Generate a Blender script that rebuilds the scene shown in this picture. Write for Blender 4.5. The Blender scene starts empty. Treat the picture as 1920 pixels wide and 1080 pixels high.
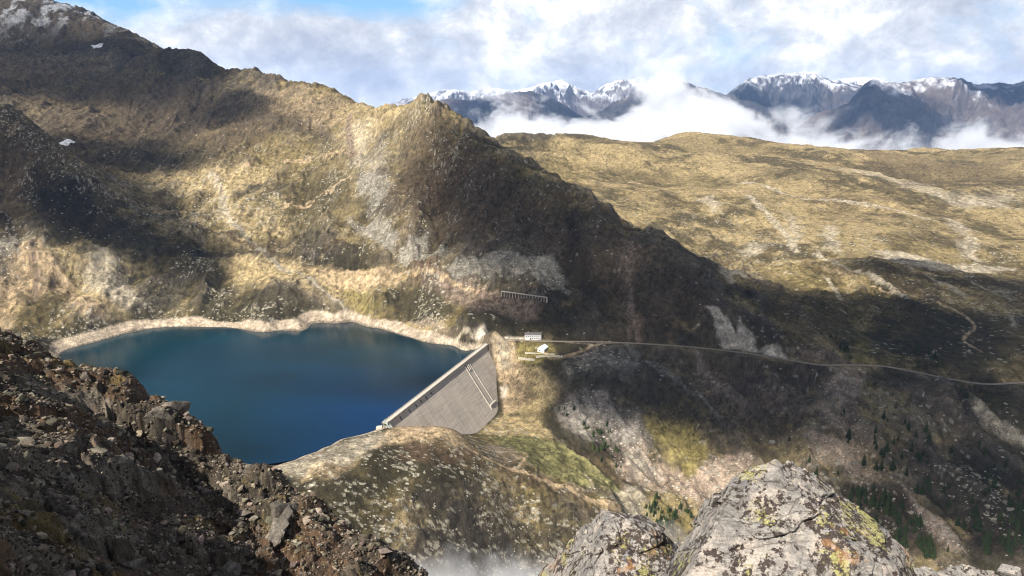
import bpy, bmesh, math, random
import numpy as np
from mathutils import Vector, Matrix

rng = np.random.default_rng(7)
random.seed(7)
C = bpy.context.scene.collection
sc = bpy.context.scene

# ------------------------------------------------------------------ camera geometry (metres; lake level is z = 0)
CAM = np.array([0.0, 0.0, 320.0])
FPX = 1371.0
PITCH = math.radians(15.0)
FW = np.array([0, math.cos(PITCH), -math.sin(PITCH)])
UP = np.array([0, math.sin(PITCH), math.cos(PITCH)])
RT = np.array([1.0, 0, 0])
SUN = np.array([-0.45, -0.57, 0.73]); SUN /= np.linalg.norm(SUN)


def ray(u, v):
    return FW + RT * ((u - 960) / FPX) + UP * ((540 - v) / FPX)


def at_Y(u, v, Y):
    d = ray(u, v); return CAM + d * (Y / d[1])


def at_z(u, v, z):
    d = ray(u, v); return CAM + d * ((z - CAM[2]) / d[2])


# ------------------------------------------------------------------ numpy noise
def _h(ix, iy, seed):
    n = (ix.astype(np.int64) * 374761393 + iy.astype(np.int64) * 668265263 + seed * 974634777) & 0xFFFFFFFF
    n = ((n ^ (n >> 13)) * 1274126177) & 0xFFFFFFFF
    n = ((n ^ (n >> 16)) * 2246822519) & 0xFFFFFFFF
    return ((n ^ (n >> 15)) & 0xFFFFFF).astype(np.float32) / np.float32(0xFFFFFF)


def vnoise(x, y, seed=0):
    x = np.asarray(x, dtype=np.float64); y = np.asarray(y, dtype=np.float64)
    ix = np.floor(x); iy = np.floor(y)
    fx = (x - ix).astype(np.float32); fy = (y - iy).astype(np.float32)
    ix = ix.astype(np.int64); iy = iy.astype(np.int64)
    fx = fx * fx * fx * (fx * (fx * 6 - 15) + 10); fy = fy * fy * fy * (fy * (fy * 6 - 15) + 10)
    a = _h(ix, iy, seed); b = _h(ix + 1, iy, seed); c = _h(ix, iy + 1, seed); d = _h(ix + 1, iy + 1, seed)
    return (a + (b - a) * fx + (c - a) * fy + (a - b - c + d) * fx * fy) * 2 - 1


def fbm(x, y, octv=4, seed=0, gain=0.5, ridged=False):
    tot = 0; amp = 1.0; nrm = 0
    for o in range(octv):
        n = vnoise(x, y, seed + o * 17)
        if ridged:
            n = 1 - 2 * np.abs(n)
        tot = tot + n * amp; nrm += amp; amp *= gain
        x, y = (0.8 * x - 0.6 * y) * 2.03 + 11.7, (0.6 * x + 0.8 * y) * 2.03 - 5.3
    return tot / nrm


def worley(x, y, seed=0):
    ix = np.floor(x).astype(np.int64); iy = np.floor(y).astype(np.int64)
    f1 = np.full(x.shape, 9.0, np.float32); f2 = f1.copy(); idv = np.zeros(x.shape, np.float32)
    for dx in (-1, 0, 1):
        for dy in (-1, 0, 1):
            cx = ix + dx; cy = iy + dy
            px = cx + _h(cx, cy, seed); py = cy + _h(cx, cy, seed + 91)
            d = np.sqrt((px - x) ** 2 + (py - y) ** 2).astype(np.float32)
            nw = d < f1
            f2 = np.where(nw, f1, np.minimum(f2, d))
            idv = np.where(nw, _h(cx, cy, seed + 7), idv)
            f1 = np.where(nw, d, f1)
    return f1, f2, idv


def sstep(a, b, x):
    t = np.clip((x - a) / (b - a), 0, 1); return t * t * (3 - 2 * t)


# ------------------------------------------------------------------ the valley: control points (photo pixel + a height or a forward distance)
Z = lambda u, v, z: at_z(u, v, z)
Y = lambda u, v, y: at_Y(u, v, y)
CREST = 9.0
D0 = at_z(725, 790, CREST); D1 = at_z(922, 637, CREST)
shore_px = [(110, 664), (125, 655), (180, 640), (235, 625), (290, 614), (350, 612), (420, 613), (470, 619), (500, 621), (530, 617), (570, 609),
            (610, 604), (655, 602), (700, 613), (740, 624), (780, 636), (820, 645), (860, 650), (893, 654)]
near_shore_px = [(718, 803), (690, 812), (650, 822), (620, 838), (590, 853), (550, 866), (520, 876), (490, 879), (450, 872)]
shore_w = [at_z(u, v, 0) for u, v in shore_px]
near_w = [at_z(u, v, 0) for u, v in near_shore_px]
# the rest of the near-left shore lies hidden behind the rock rib
hid_w = [np.array([-330, 585, 0.]), np.array([-430, 640, 0.]), np.array([-510, 720, 0.]), np.array([-555, 800, 0.])]

cps = []
cps += shore_w + near_w + hid_w
# bottom of the lake
for p in [(-450, 800), (-300, 870), (-300, 700), (-150, 720), (-150, 880), (-200, 950), (-60, 840), (-95, 700), (-240, 640), (-380, 720)]:
    cps.append(np.array([p[0], p[1], -22.0]))
# top of the bleached shore band
for (u, v) in [(95, 640), (170, 622), (230, 605), (290, 598), (420, 598), (500, 606), (560, 600), (640, 588), (700, 598), (750, 600), (850, 632)]:
    cps.append(Z(u, v, 9.5))
# shore above the dam's far end and the road
cps += [Z(900, 628, 16), Z(925, 610, 32), Z(870, 600, 36), Z(960, 636, 10), Z(1000, 637, 10), Z(1060, 640, 9.5), Z(1130, 641, 9), Z(1200, 644, 8.5), Z(1280, 649, 8), Z(1350, 656, 7),
        Z(1420, 665, 6), Z(1480, 675, 4), Z(1540, 684, 2), Z(1600, 684, 0), Z(1660, 687, -4), Z(1720, 698, -8), Z(1780, 710, -12), Z(1850, 720, -16), Z(1930, 717, -18), Z(2100, 720, -22)]
# left massif skyline
sky = [(-120, 40, 2900), (0, 3, 2900), (60, 5, 2900), (120, 16, 2900), (160, 30, 2850), (200, 50, 2750), (240, 74, 2600), (270, 93, 2450)]
sky2 = [(285, 93, 2150), (330, 96, 2150), (370, 106, 2130), (400, 125, 2100), (440, 130, 2050), (480, 140, 2000), (520, 150, 1950), (560, 158, 1900), (605, 167, 1850), (635, 176, 1800), (660, 190, 1720),
        (685, 204, 1640), (715, 203, 1560), (745, 200, 1480), (770, 196, 1420), (792, 194, 1380), (808, 204, 1365), (825, 222, 1340), (850, 245, 1315), (880, 272, 1290),
        (905, 287, 1265), (950, 308, 1235), (1000, 332, 1205), (1050, 358, 1165), (1080, 382, 1130), (1130, 410, 1095), (1200, 452, 1055), (1260, 490, 1020),
        (1310, 520, 990), (1360, 548, 965), (1420, 580, 935), (1480, 612, 905), (1540, 648, 875), (1585, 675, 845)]
for s in sky + sky2:
    cps.append(Y(*s))
# behind the skyline the ground falls away
for u, y, z in [(400, 2500, 200), (600, 2250, 180), (700, 2000, 170), (800, 1800, 130), (860, 1600, 130), (0, 3600, 380), (200, 3500, 330), (270, 2300, 385)]:
    p = at_Y(u, 200, y); p[2] = z; cps.append(p)
# left massif: body
for s in [(60, 100, 2450), (150, 110, 2380), (230, 140, 2180), (330, 140, 2050), (120, 180, 1980), (40, 190, 1950), (80, 215, 1750), (250, 200, 1880), (400, 200, 1880), (500, 200, 1800), (600, 220, 1660),
          (250, 270, 1650), (400, 270, 1640), (550, 280, 1550), (650, 260, 1500), (720, 250, 1420), (330, 330, 1460), (420, 330, 1440), (500, 350, 1390), (600, 350, 1370), (680, 330, 1350), (760, 300, 1310),
          (130, 268, 1560), (190, 325, 1420), (260, 370, 1330), (330, 400, 1290), (390, 400, 1300), (450, 430, 1240), (560, 420, 1255), (650, 420, 1230), (740, 400, 1200), (830, 330, 1250),
          (400, 480, 1160), (500, 480, 1165), (600, 480, 1150), (690, 490, 1110), (780, 480, 1090), (860, 420, 1130), (950, 400, 1130),
          (300, 480, 1120), (330, 540, 1070), (430, 540, 1075), (530, 530, 1090), (640, 550, 1060), (740, 540, 1035), (830, 520, 1030), (920, 480, 1060), (1000, 450, 1075),
          (800, 580, 985), (880, 560, 985), (950, 558, 972), (1025, 566, 955), (1040, 520, 1010), (1100, 480, 1030), (1000, 600, 930), (1070, 600, 925), (1150, 560, 965), (1180, 600, 920), (1250, 570, 945),
          (1300, 600, 915), (1360, 610, 900), (1430, 630, 880), (1500, 655, 850), (1090, 430, 1085)]:
    cps.append(Y(*s))
# the dark spur on the far left
for s in [(-80, 195, 1370), (0, 207, 1350), (35, 218, 1335), (60, 235, 1315), (95, 262, 1285), (130, 292, 1255), (165, 330, 1225), (200, 372, 1195), (250, 410, 1175), (300, 440, 1155), (340, 470, 1125),
          (0, 330, 1180), (80, 370, 1150), (150, 430, 1090), (230, 470, 1100), (0, 420, 1080), (40, 480, 1025), (100, 480, 1035), (180, 520, 1030), (-60, 380, 1100), (-80, 520, 980),
          (30, 560, 955), (120, 560, 968), (200, 570, 998), (30, 620, 895), (80, 650, 862), (-80, 640, 850), (270, 560, 1030), (280, 520, 1075)]:
    cps.append(Y(*s))
for u, y, z in [(-60, 1560, 225), (20, 1520, 215), (100, 1440, 195), (150, 1380, 175)]:
    p = at_Y(u, 300, y); p[2] = z; cps.append(p)
# right-hand plateau
for s in [(890, 273, 2600), (920, 266, 2600), (955, 259, 2600), (1000, 262, 2650), (1040, 266, 2700), (1075, 256, 2700), (1105, 252, 2700), (1140, 261, 2750), (1170, 269, 2800), (1220, 260, 2850), (1260, 254, 2850),
          (1310, 250, 2850), (1360, 252, 2850), (1420, 261, 2850), (1490, 269, 2800), (1560, 274, 2800), (1620, 281, 2750), (1680, 292, 2650), (1720, 297, 2600), (1750, 293, 2650), (1800, 284, 2700),
          (1860, 279, 2750), (1920, 274, 2750), (2020, 262, 2750), (2150, 250, 2700),
          (960, 300, 2100), (1100, 300, 2250), (1250, 300, 2350), (1400, 310, 2350), (1550, 320, 2300), (1700, 330, 2200), (1850, 320, 2300), (2000, 320, 2300),
          (1100, 350, 1850), (1250, 350, 1950), (1400, 360, 1900), (1550, 370, 1850), (1650, 385, 1700), (1780, 390, 1750), (1900, 370, 1950),
          (1200, 420, 1560), (1330, 420, 1600), (1450, 420, 1580), (1560, 430, 1500), (1680, 440, 1420), (1800, 440, 1480), (1920, 440, 1550),
          (1330, 480, 1350), (1450, 480, 1330), (1560, 490, 1250), (1680, 500, 1200), (1800, 510, 1220), (1920, 520, 1210),
          (1450, 540, 1150), (1560, 560, 1060), (1680, 570, 1030), (1800, 580, 1030), (1920, 590, 1020), (1600, 620, 940), (1700, 640, 900), (1800, 650, 895), (1920, 660, 880), (2100, 620, 930)]:
    cps.append(Y(*s))
for u, y in [(950, 3300), (1300, 3500), (1600, 3500), (1900, 3400), (2200, 3300), (1100, 3300)]:
    p = at_Y(u, 300, y); p[2] = 20; cps.append(p)
# between the spur ridge and the plateau: a hidden hollow
for u, y, z in [(950, 1700, 120), (1050, 1500, 95), (1150, 1350, 75), (1250, 1230, 55)]:
    p = at_Y(u, 300, y); p[2] = z; cps.append(p)
# cliffs and slopes under the road
for s in [(1010, 700, -14), (1060, 690, -10), (1120, 700, -18), (1200, 700, -22), (1300, 710, -26), (1400, 720, -28), (1500, 735, -32), (1600, 750, -30), (1700, 755, -30), (1800, 770, -32), (1920, 780, -38),
          (960, 690, -14), (965, 740, -38), (990, 760, -46), (1060, 760, -46), (1130, 770, -54), (1220, 780, -58), (1320, 790, -60), (1420, 800, -60), (1520, 810, -58), (1620, 820, -56), (1720, 830, -58), (1820, 840, -62), (1920, 850, -66),
          (1100, 830, -72), (1180, 840, -86), (1260, 850, -92), (1350, 860, -94), (1450, 870, -92), (1560, 890, -90), (1680, 900, -88), (1800, 910, -88), (1920, 930, -90),
          (1180, 900, -103), (1250, 920, -113), (1320, 940, -118), (1450, 950, -120), (1600, 960, -116), (1720, 980, -114), (1850, 1000, -112), (1930, 1040, -118),
          (1700, 1060, -140), (1550, 1040, -148), (1400, 1040, -150), (1850, 1080, -135)]:
    cps.append(Z(*s))
# foot of the dam, meadow, stream line
for s in [(940, 772, -51), (880, 820, -42), (895, 813, -50), (920, 792, -51.5), (930, 680, -11), (935, 720, -29), (955, 800, -54), (920, 815, -52), (1000, 810, -57), (1000, 840, -62), (1050, 860, -72), (1100, 890, -84), (1150, 920, -97), (1200, 950, -110), (1260, 975, -122), (1130, 870, -84),
          (1230, 1010, -132), (1300, 1010, -140)]:
    cps.append(Z(*s))
# hill between lake and valley
for s in [(735, 806, 8), (770, 800, 6), (820, 800, 4), (855, 808, -2), (800, 830, 4), (880, 830, -14), (700, 835, 9), (640, 850, 9), (590, 875, 9), (540, 890, 9), (760, 850, 4), (840, 860, -8),
          (920, 860, -30), (960, 880, -44), (1000, 895, -54), (1060, 920, -70), (1110, 945, -85), (1150, 965, -97), (700, 890, 4), (620, 900, 8), (800, 890, -6), (880, 900, -26), (950, 930, -50),
          (1030, 960, -76), (1090, 985, -96), (560, 930, 4), (650, 940, -2), (740, 940, -14), (840, 950, -32), (930, 980, -62), (1000, 1010, -88), (640, 990, -14), (740, 1000, -30), (840, 1010, -52),
          (920, 1040, -82), (760, 1060, -48), (860, 1070, -72), (960, 1090, -110), (700, 1100, -44), (850, 1150, -90), (1000, 1150, -130), (1200, 1100, -160)]:
    cps.append(Z(*s))
cps += [p + np.array([-4.0, -14.0, 5.0]) for p in near_w]
cps += [np.array([-300, 480, 30.]), np.array([-450, 520, 50.]), np.array([-600, 650, 60.]), np.array([-200, 420, 25.]), np.array([-60, 380, -20.]), np.array([-700, 800, 110.]), np.array([-640, 760, 50.]),
        np.array([120, 450, -150.]), np.array([300, 480, -175.]), np.array([500, 450, -170.]), np.array([60, 330, -60.]), np.array([300, 350, -100.]), np.array([-900, 1000, 330.]), np.array([-1000, 800, 300.]),
        np.array([900, 600, -110.]), np.array([1000, 900, -10.]), np.array([-300, 300, 120.]), np.array([0, 280, 60.]), np.array([250, 280, 20.]), np.array([600, 300, 0.]), np.array([-700, 400, 220.]),
        np.array([-1700, 1700, 420.]), np.array([1800, 1000, 60.]), np.array([1800, 500, -60.])]
P = np.array(cps)


def polar(x, y):
    return np.arctan2(x, y), np.log(np.hypot(x, y)) * 0.8




class RBF:
    """smooth surface through scattered heights, in (bearing, log distance)"""
    def __init__(self, P, eps, lam):
        self.a, self.l = [q.astype(np.float32) for q in polar(P[:, 0], P[:, 1])]; self.e = eps; n = self.n = len(P)
        A = np.zeros((n + 3, n + 3))
        A[:n, :n] = self.phi(self.a.astype(float), self.l.astype(float)) - np.eye(n) * lam
        A[:n, n] = 1; A[:n, n + 1] = self.a; A[:n, n + 2] = self.l
        A[n:, :n] = A[:n, n:].T
        self.w = np.linalg.solve(A, np.concatenate([P[:, 2], np.zeros(3)]))

    def phi(self, a, l):
        return np.sqrt((a[:, None] - self.a[None]) ** 2 + (l[:, None] - self.l[None]) ** 2 + self.e ** 2)

    def __call__(self, x, y):
        x = np.asarray(x, float); sh = x.shape; x = x.ravel(); y = np.asarray(y, float).ravel(); out = np.empty(x.shape); n = self.n; w = self.w
        a, l = polar(x, y)
        for i in range(0, len(x), 20000):
            s = slice(i, i + 20000)
            out[s] = self.phi(a[s].astype(np.float32), l[s].astype(np.float32)) @ w[:n] + w[n] + w[n + 1] * a[s] + w[n + 2] * l[s]
        return out.reshape(sh)


base_height = RBF(P, 0.014, 1.2e-3)


# ---- polylines and distances
def poly_dist(x, y, pts, closed=False):
    """distance to a polyline and the height along it"""
    pts = np.asarray(pts, float)
    best = np.full(x.shape, 1e9); zb = np.zeros(x.shape)
    n = len(pts)
    for i in range(n if closed else n - 1):
        a = pts[i]; b = pts[(i + 1) % n]
        dx, dy = b[0] - a[0], b[1] - a[1]
        t = np.clip(((x - a[0]) * dx + (y - a[1]) * dy) / (dx * dx + dy * dy + 1e-9), 0, 1)
        d = np.hypot(x - a[0] - t * dx, y - a[1] - t * dy)
        m = d < best
        best = np.where(m, d, best)
        if pts.shape[1] > 2:
            zb = np.where(m, a[2] + t * (b[2] - a[2]), zb)
    return best, zb


def inside(x, y, pts):
    r = np.zeros(x.shape, bool); n = len(pts)
    for i in range(n):
        x1, y1 = pts[i][:2]; x2, y2 = pts[(i + 1) % n][:2]
        if y1 == y2:
            continue
        c = ((y1 > y) != (y2 > y)) & (x < (x2 - x1) * (y - y1) / (y2 - y1) + x1)
        r ^= c
    return r


def smooth_line(pts, n=8):
    """Catmull-Rom through the points"""
    p = np.asarray(pts, float); p = np.vstack([2 * p[0] - p[1], p, 2 * p[-1] - p[-2]])
    out = []
    for i in range(1, len(p) - 2):
        for k in range(n):
            t = k / n
            out.append(0.5 * (2 * p[i] + (p[i + 1] - p[i - 1]) * t + (2 * p[i - 1] - 5 * p[i] + 4 * p[i + 1] - p[i + 2]) * t * t + (3 * p[i] - p[i - 1] - 3 * p[i + 1] + p[i + 2]) * t ** 3))
    out.append(p[-2]); return np.array(out)


ROAD = smooth_line([D1 + [2, 3, 0.2], Z(960, 636, 10), Z(1000, 639, 10), Z(1060, 640, 9.5), Z(1130, 641, 9), Z(1200, 644, 8.5), Z(1280, 649, 8), Z(1350, 656, 7),
                    Z(1420, 665, 6), Z(1480, 675, 4), Z(1540, 684, 2), Z(1600, 684, 0), Z(1660, 687, -4), Z(1720, 698, -8), Z(1780, 710, -12), Z(1850, 720, -16), Z(1930, 717, -18), Z(2100, 720, -22)], 5)
DAMV = (D1 - D0)[:2]; DAML = np.linalg.norm(DAMV); DAMV = DAMV / DAML
DAMN = np.array([DAMV[1], -DAMV[0]])          # horizontal, downstream


def gullies(x, y):
    """rock ribs and runnels down the fall line; returns (-1..1 profile, weight)"""
    az = np.arctan2(x, y); r = np.hypot(x, y)
    wx = x + 9 * fbm(x / 40, y / 40, 3, 801); wy = y + 9 * fbm(x / 40, y / 40, 3, 807)
    g1 = fbm((wx * 0.9 - wy * 0.43) / 36, (wx * 0.43 + wy * 0.9) / 130, 3, 811, 0.5, True)      # above the road
    g2 = fbm((wx * 0.75 + wy * 0.66) / 28, (wx * 0.66 - wy * 0.75) / 100, 3, 821, 0.5, True)     # below the road
    g3 = fbm((wx * 0.80 - wy * 0.60) / 42, (wx * 0.60 + wy * 0.80) / 120, 3, 831, 0.5, True)    # western flank
    dr = y - np.interp(x, ROAD[:, 0], ROAD[:, 1])
    below = sstep(6, -10, dr) * sstep(0.02, 0.10, az); west = sstep(-0.08, -0.2, az)
    g = g2 * below + (1 - below) * (g3 * west + g1 * (1 - west))
    w = sstep(1750, 1250, r) * (below * sstep(600, 660, y) + (1 - below) * (0.75 * west * sstep(905, 960, y) + (1 - west) * sstep(10, 60, dr) * sstep(0.42, 0.30, az)))
    return g, w


def valley_height(x, y, detail=True):
    x = np.asarray(x, float); y = np.asarray(y, float)
    b = base_height(x, y)
    if not detail:
        return b
    r = np.hypot(x, y)
    dr, zr = poly_dist(x, y, ROAD)
    t = (x - D0[0]) * DAMV[0] + (y - D0[1]) * DAMV[1]
    s = (x - D0[0]) * DAMN[0] + (y - D0[1]) * DAMN[1]
    neard = sstep(60, 140, np.hypot(np.maximum(np.maximum(-t, t - DAML), 0), np.maximum(np.maximum(-s - 10, s - 50), 0)) + 40)
    shoreb = sstep(2, 24, np.abs(b + 1)) * 0.85 + 0.15
    far = sstep(1700, 2500, r)
    # spurs and gullies, elongated down the fall line
    h = fbm(x / 210, y / 210, 4, 3) * 22 * (0.35 + 0.65 * far)
    g = fbm(x / 70 + 0.004 * b, b / 190 + y / 500, 4, 11, 0.55, True)
    steep = sstep(0, 0.5, 1 - far)
    h += g * 17.0 * steep
    h += fbm(x / 62, y / 62, 4, 5, 0.5, True) * 11.5 
    k = vnoise(x / 130, y / 130, 77) * 0.5 + 0.5
    yc = y + 0.8 * b; xc = x - 0.5 * b * np.clip(-3 * np.arctan2(x, y), -1, 1)
    f1, f2, idv = worley(xc / 13 + 0.3 * vnoise(xc / 9, yc / 9, 8), yc / 17, 31)
    h += (idv - 0.5) * 5.5 * k * sstep(0.02, 0.25, f2 - f1)
    h += fbm(xc / 14, yc / 14, 4, 9, 0.5) * 3.0 + fbm(xc / 27, yc / 27, 3, 13, 0.5, True) * 3.0 + fbm(xc / 6.5, yc / 6.5, 3, 15, 0.6, True) * 0.9 * sstep(1900, 1300, r)
    gg_, gw_ = gullies(x, y)
    h += gg_ * gw_ * 12.0
    plat = sstep(1250, 1700, r) * sstep(0.0, 0.14, np.arctan2(x, y))
    h = h * (1 - 0.62 * plat) + plat * (vnoise(x / 420, y / 260, 23) * 30 + vnoise(x / 170, y / 110, 24) * 11)
    amp = neard * shoreb * (0.7 + 0.5 * far)
    h = h * amp * np.where(b < 0.5, np.where(b > -40, 0.8, 0.8), 1)
    z = b + h
    # bench cut for the road
    w = sstep(3.4, 16, dr)
    z = z * w + (zr - 0.25) * (1 - w)
    return z


def ground_at(u, v, detail=False, rmin=260, rmax=4200):
    """first hit of the ray through a photo pixel with the valley ground"""
    u = np.atleast_1d(np.asarray(u, float)); v = np.atleast_1d(np.asarray(v, float))
    d = FW[None] + RT[None] * ((u - 960) / FPX)[:, None] + UP[None] * ((540 - v) / FPX)[:, None]
    hor = np.hypot(d[:, 0], d[:, 1])
    rs = np.exp(np.linspace(math.log(rmin), math.log(rmax), 420))
    T = rs[None] / hor[:, None]
    X = d[:, 0, None] * T; Yy = d[:, 1, None] * T; Zz = CAM[2] + d[:, 2, None] * T
    H = valley_height(X, Yy, detail)
    below = Zz <= H
    idx = np.where(below.any(1), below.argmax(1), len(rs) - 1); idx = np.maximum(idx, 1)
    ar = np.arange(len(u))
    g0 = (Zz - H)[ar, idx - 1]; g1 = (Zz - H)[ar, idx]
    f = np.clip(g0 / (g0 - g1 + 1e-9), 0, 1)
    t = T[ar, idx - 1] * (1 - f) + T[ar, idx] * f
    return CAM[None] + d * t[:, None]


# ------------------------------------------------------------------ object helpers
def tag(o, label=None, cat=None, group=None, kind=None):
    if label: o['label'] = label
    if cat: o['category'] = cat
    if group: o['group'] = group
    if kind: o['kind'] = kind
    return o


def raw_mesh(name, co, quads, mat=None, col=None, parent=None, smooth=True):
    """co (n,3); quads (m,k) index array with one face size"""
    me = bpy.data.meshes.new(name)
    co = np.ascontiguousarray(co, dtype=np.float32); quads = np.ascontiguousarray(quads, dtype=np.int32)
    me.vertices.add(len(co)); me.vertices.foreach_set('co', co.ravel())
    me.loops.add(quads.size); me.loops.foreach_set('vertex_index', quads.ravel())
    me.polygons.add(len(quads)); me.polygons.foreach_set('loop_start', np.arange(0, quads.size, quads.shape[1], dtype=np.int32))
    me.update()
    me.polygons.foreach_set('use_smooth', np.full(len(quads), smooth))
    if col is not None:
        at = me.attributes.new('col', 'FLOAT_COLOR', 'POINT')
        c4 = np.ones((len(co), 4), np.float32); c4[:, :3] = col.reshape(-1, 3)
        at.data.foreach_set('color', c4.ravel())
    if mat: me.materials.append(mat)
    o = bpy.data.objects.new(name, me); C.objects.link(o)
    if parent: o.parent = parent
    return o


def grid_mesh(name, X, Yy, Zz, mat=None, col=None, smooth=True):
    n, m = X.shape
    i = np.arange(n * m).reshape(n, m)
    q = np.stack([i[:-1, :-1], i[1:, :-1], i[1:, 1:], i[:-1, 1:]], -1).reshape(-1, 4)
    return raw_mesh(name, np.stack([X, Yy, Zz], -1).reshape(-1, 3), q, mat, col, None, smooth)


class MB:
    """collects boxes, bars and loose faces; build() links them as ONE mesh object"""
    def __init__(self):
        self.v = []; self.f = []

    def hexa(self, p):                      # 8 corners: bottom ring then top ring
        b = len(self.v); self.v += [tuple(map(float, q)) for q in p]
        for f in ((3, 2, 1, 0), (4, 5, 6, 7), (0, 1, 5, 4), (1, 2, 6, 5), (2, 3, 7, 6), (3, 0, 4, 7)):
            self.f.append(tuple(b + k for k in f))

    def box(self, cx, cy, cz, sx, sy, sz):
        x0, x1, y0, y1, z0, z1 = cx - sx / 2, cx + sx / 2, cy - sy / 2, cy + sy / 2, cz - sz / 2, cz + sz / 2
        self.hexa([(x0, y0, z0), (x1, y0, z0), (x1, y1, z0), (x0, y1, z0), (x0, y0, z1), (x1, y0, z1), (x1, y1, z1), (x0, y1, z1)])

    def bar(self, a, b, w, h=None):
        a = Vector(a); b = Vector(b); d = (b - a).normalized(); h = h or w
        s = d.cross(Vector((0, 0, 1)));
        if s.length < 1e-3: s = Vector((1, 0, 0))
        s.normalize(); u = s.cross(d).normalized(); s *= w / 2; u *= h / 2
        self.hexa([a - s - u, a + s - u, b + s - u, b - s - u, a - s + u, a + s + u, b + s + u, b - s + u])

    def face(self, pts):
        b = len(self.v); self.v += [tuple(map(float, q)) for q in pts]; self.f.append(tuple(range(b, b + len(pts))))

    def build(self, name, mat, parent=None, bevel=0.0):
        me = bpy.data.meshes.new(name); me.from_pydata(self.v, [], self.f); me.update()
        bm = bmesh.new(); bm.from_mesh(me); bmesh.ops.recalc_face_normals(bm, faces=bm.faces)
        if bevel: bmesh.ops.bevel(bm, geom=bm.edges[:], offset=bevel, segments=1, affect='EDGES')
        bm.to_mesh(me); bm.free()
        if mat: me.materials.append(mat)
        o = bpy.data.objects.new(name, me); C.objects.link(o)
        if parent: o.parent = parent
        return o


def empty(name, loc, rz=0.0):
    o = bpy.data.objects.new(name, None); C.objects.link(o); o.location = loc; o.rotation_euler = (0, 0, rz); return o


# ------------------------------------------------------------------ materials
class NT:
    def __init__(self, name):
        self.m = bpy.data.materials.new(name); self.m.use_nodes = True
        self.t = self.m.node_tree; self.b = self.t.nodes['Principled BSDF']
        self.b.inputs['Roughness'].default_value = 0.95
        self.b.inputs['Specular IOR Level'].default_value = 0.15
        self.coord = self.t.nodes.new('ShaderNodeTexCoord').outputs['Object']

    def n(self, typ, **kw):
        nd = self.t.nodes.new(typ)
        for k, v in kw.items(): setattr(nd, k, v)
        return nd

    def link(self, a, b): self.t.links.new(a, b)

    def noise(self, scale, detail=4, rough=0.55, vec=None, mapscale=None, rot=None, dist=0.0):
        nd = self.n('ShaderNodeTexNoise'); nd.inputs['Scale'].default_value = scale; nd.inputs['Detail'].default_value = detail
        nd.inputs['Roughness'].default_value = rough; nd.inputs['Distortion'].default_value = dist
        v = vec or self.coord
        if mapscale:
            mp = self.n('ShaderNodeMapping'); mp.inputs['Scale'].default_value = mapscale
            if rot: mp.inputs['Rotation'].default_value = rot
            self.link(v, mp.inputs['Vector']); v = mp.outputs['Vector']
        self.link(v, nd.inputs['Vector']); return nd.outputs['Fac']

    def ramp(self, fac, stops, interp='LINEAR'):
        nd = self.n('ShaderNodeValToRGB'); nd.color_ramp.interpolation = interp
        el = nd.color_ramp.elements
        while len(el) < len(stops): el.new(0.5)
        for e, (p, c) in zip(el, stops):
            e.position = p; e.color = (c, c, c, 1) if isinstance(c, (int, float)) else (*c, 1)
        self.link(fac, nd.inputs['Fac']); return nd.outputs['Color']

    def mix(self, fac, a, b, mode='MIX'):
        nd = self.n('ShaderNodeMix', data_type='RGBA', blend_type=mode)
        for sock, val in ((nd.inputs['Factor'], fac), (nd.inputs['A'], a), (nd.inputs['B'], b)):
            if isinstance(val, (int, float)): sock.default_value = val
            elif isinstance(val, tuple): sock.default_value = (*val, 1)
            else: self.link(val, sock)
        return nd.outputs['Result']

    def math(self, op, a, b=0.0):
        nd = self.n('ShaderNodeMath', operation=op)
        for k, val in enumerate((a, b)):
            if isinstance(val, (int, float)): nd.inputs[k].default_value = val
            else: self.link(val, nd.inputs[k])
        return nd.outputs[0]

    def bump(self, height, dist, strength=1.0, prev=None):
        nd = self.n('ShaderNodeBump'); nd.inputs['Distance'].default_value = dist; nd.inputs['Strength'].default_value = strength
        self.link(height, nd.inputs['Height'])
        if prev: self.link(prev, nd.inputs['Normal'])
        return nd.outputs['Normal']

    def attr(self, name='col'):
        return self.n('ShaderNodeAttribute', attribute_name=name).outputs['Color']


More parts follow.
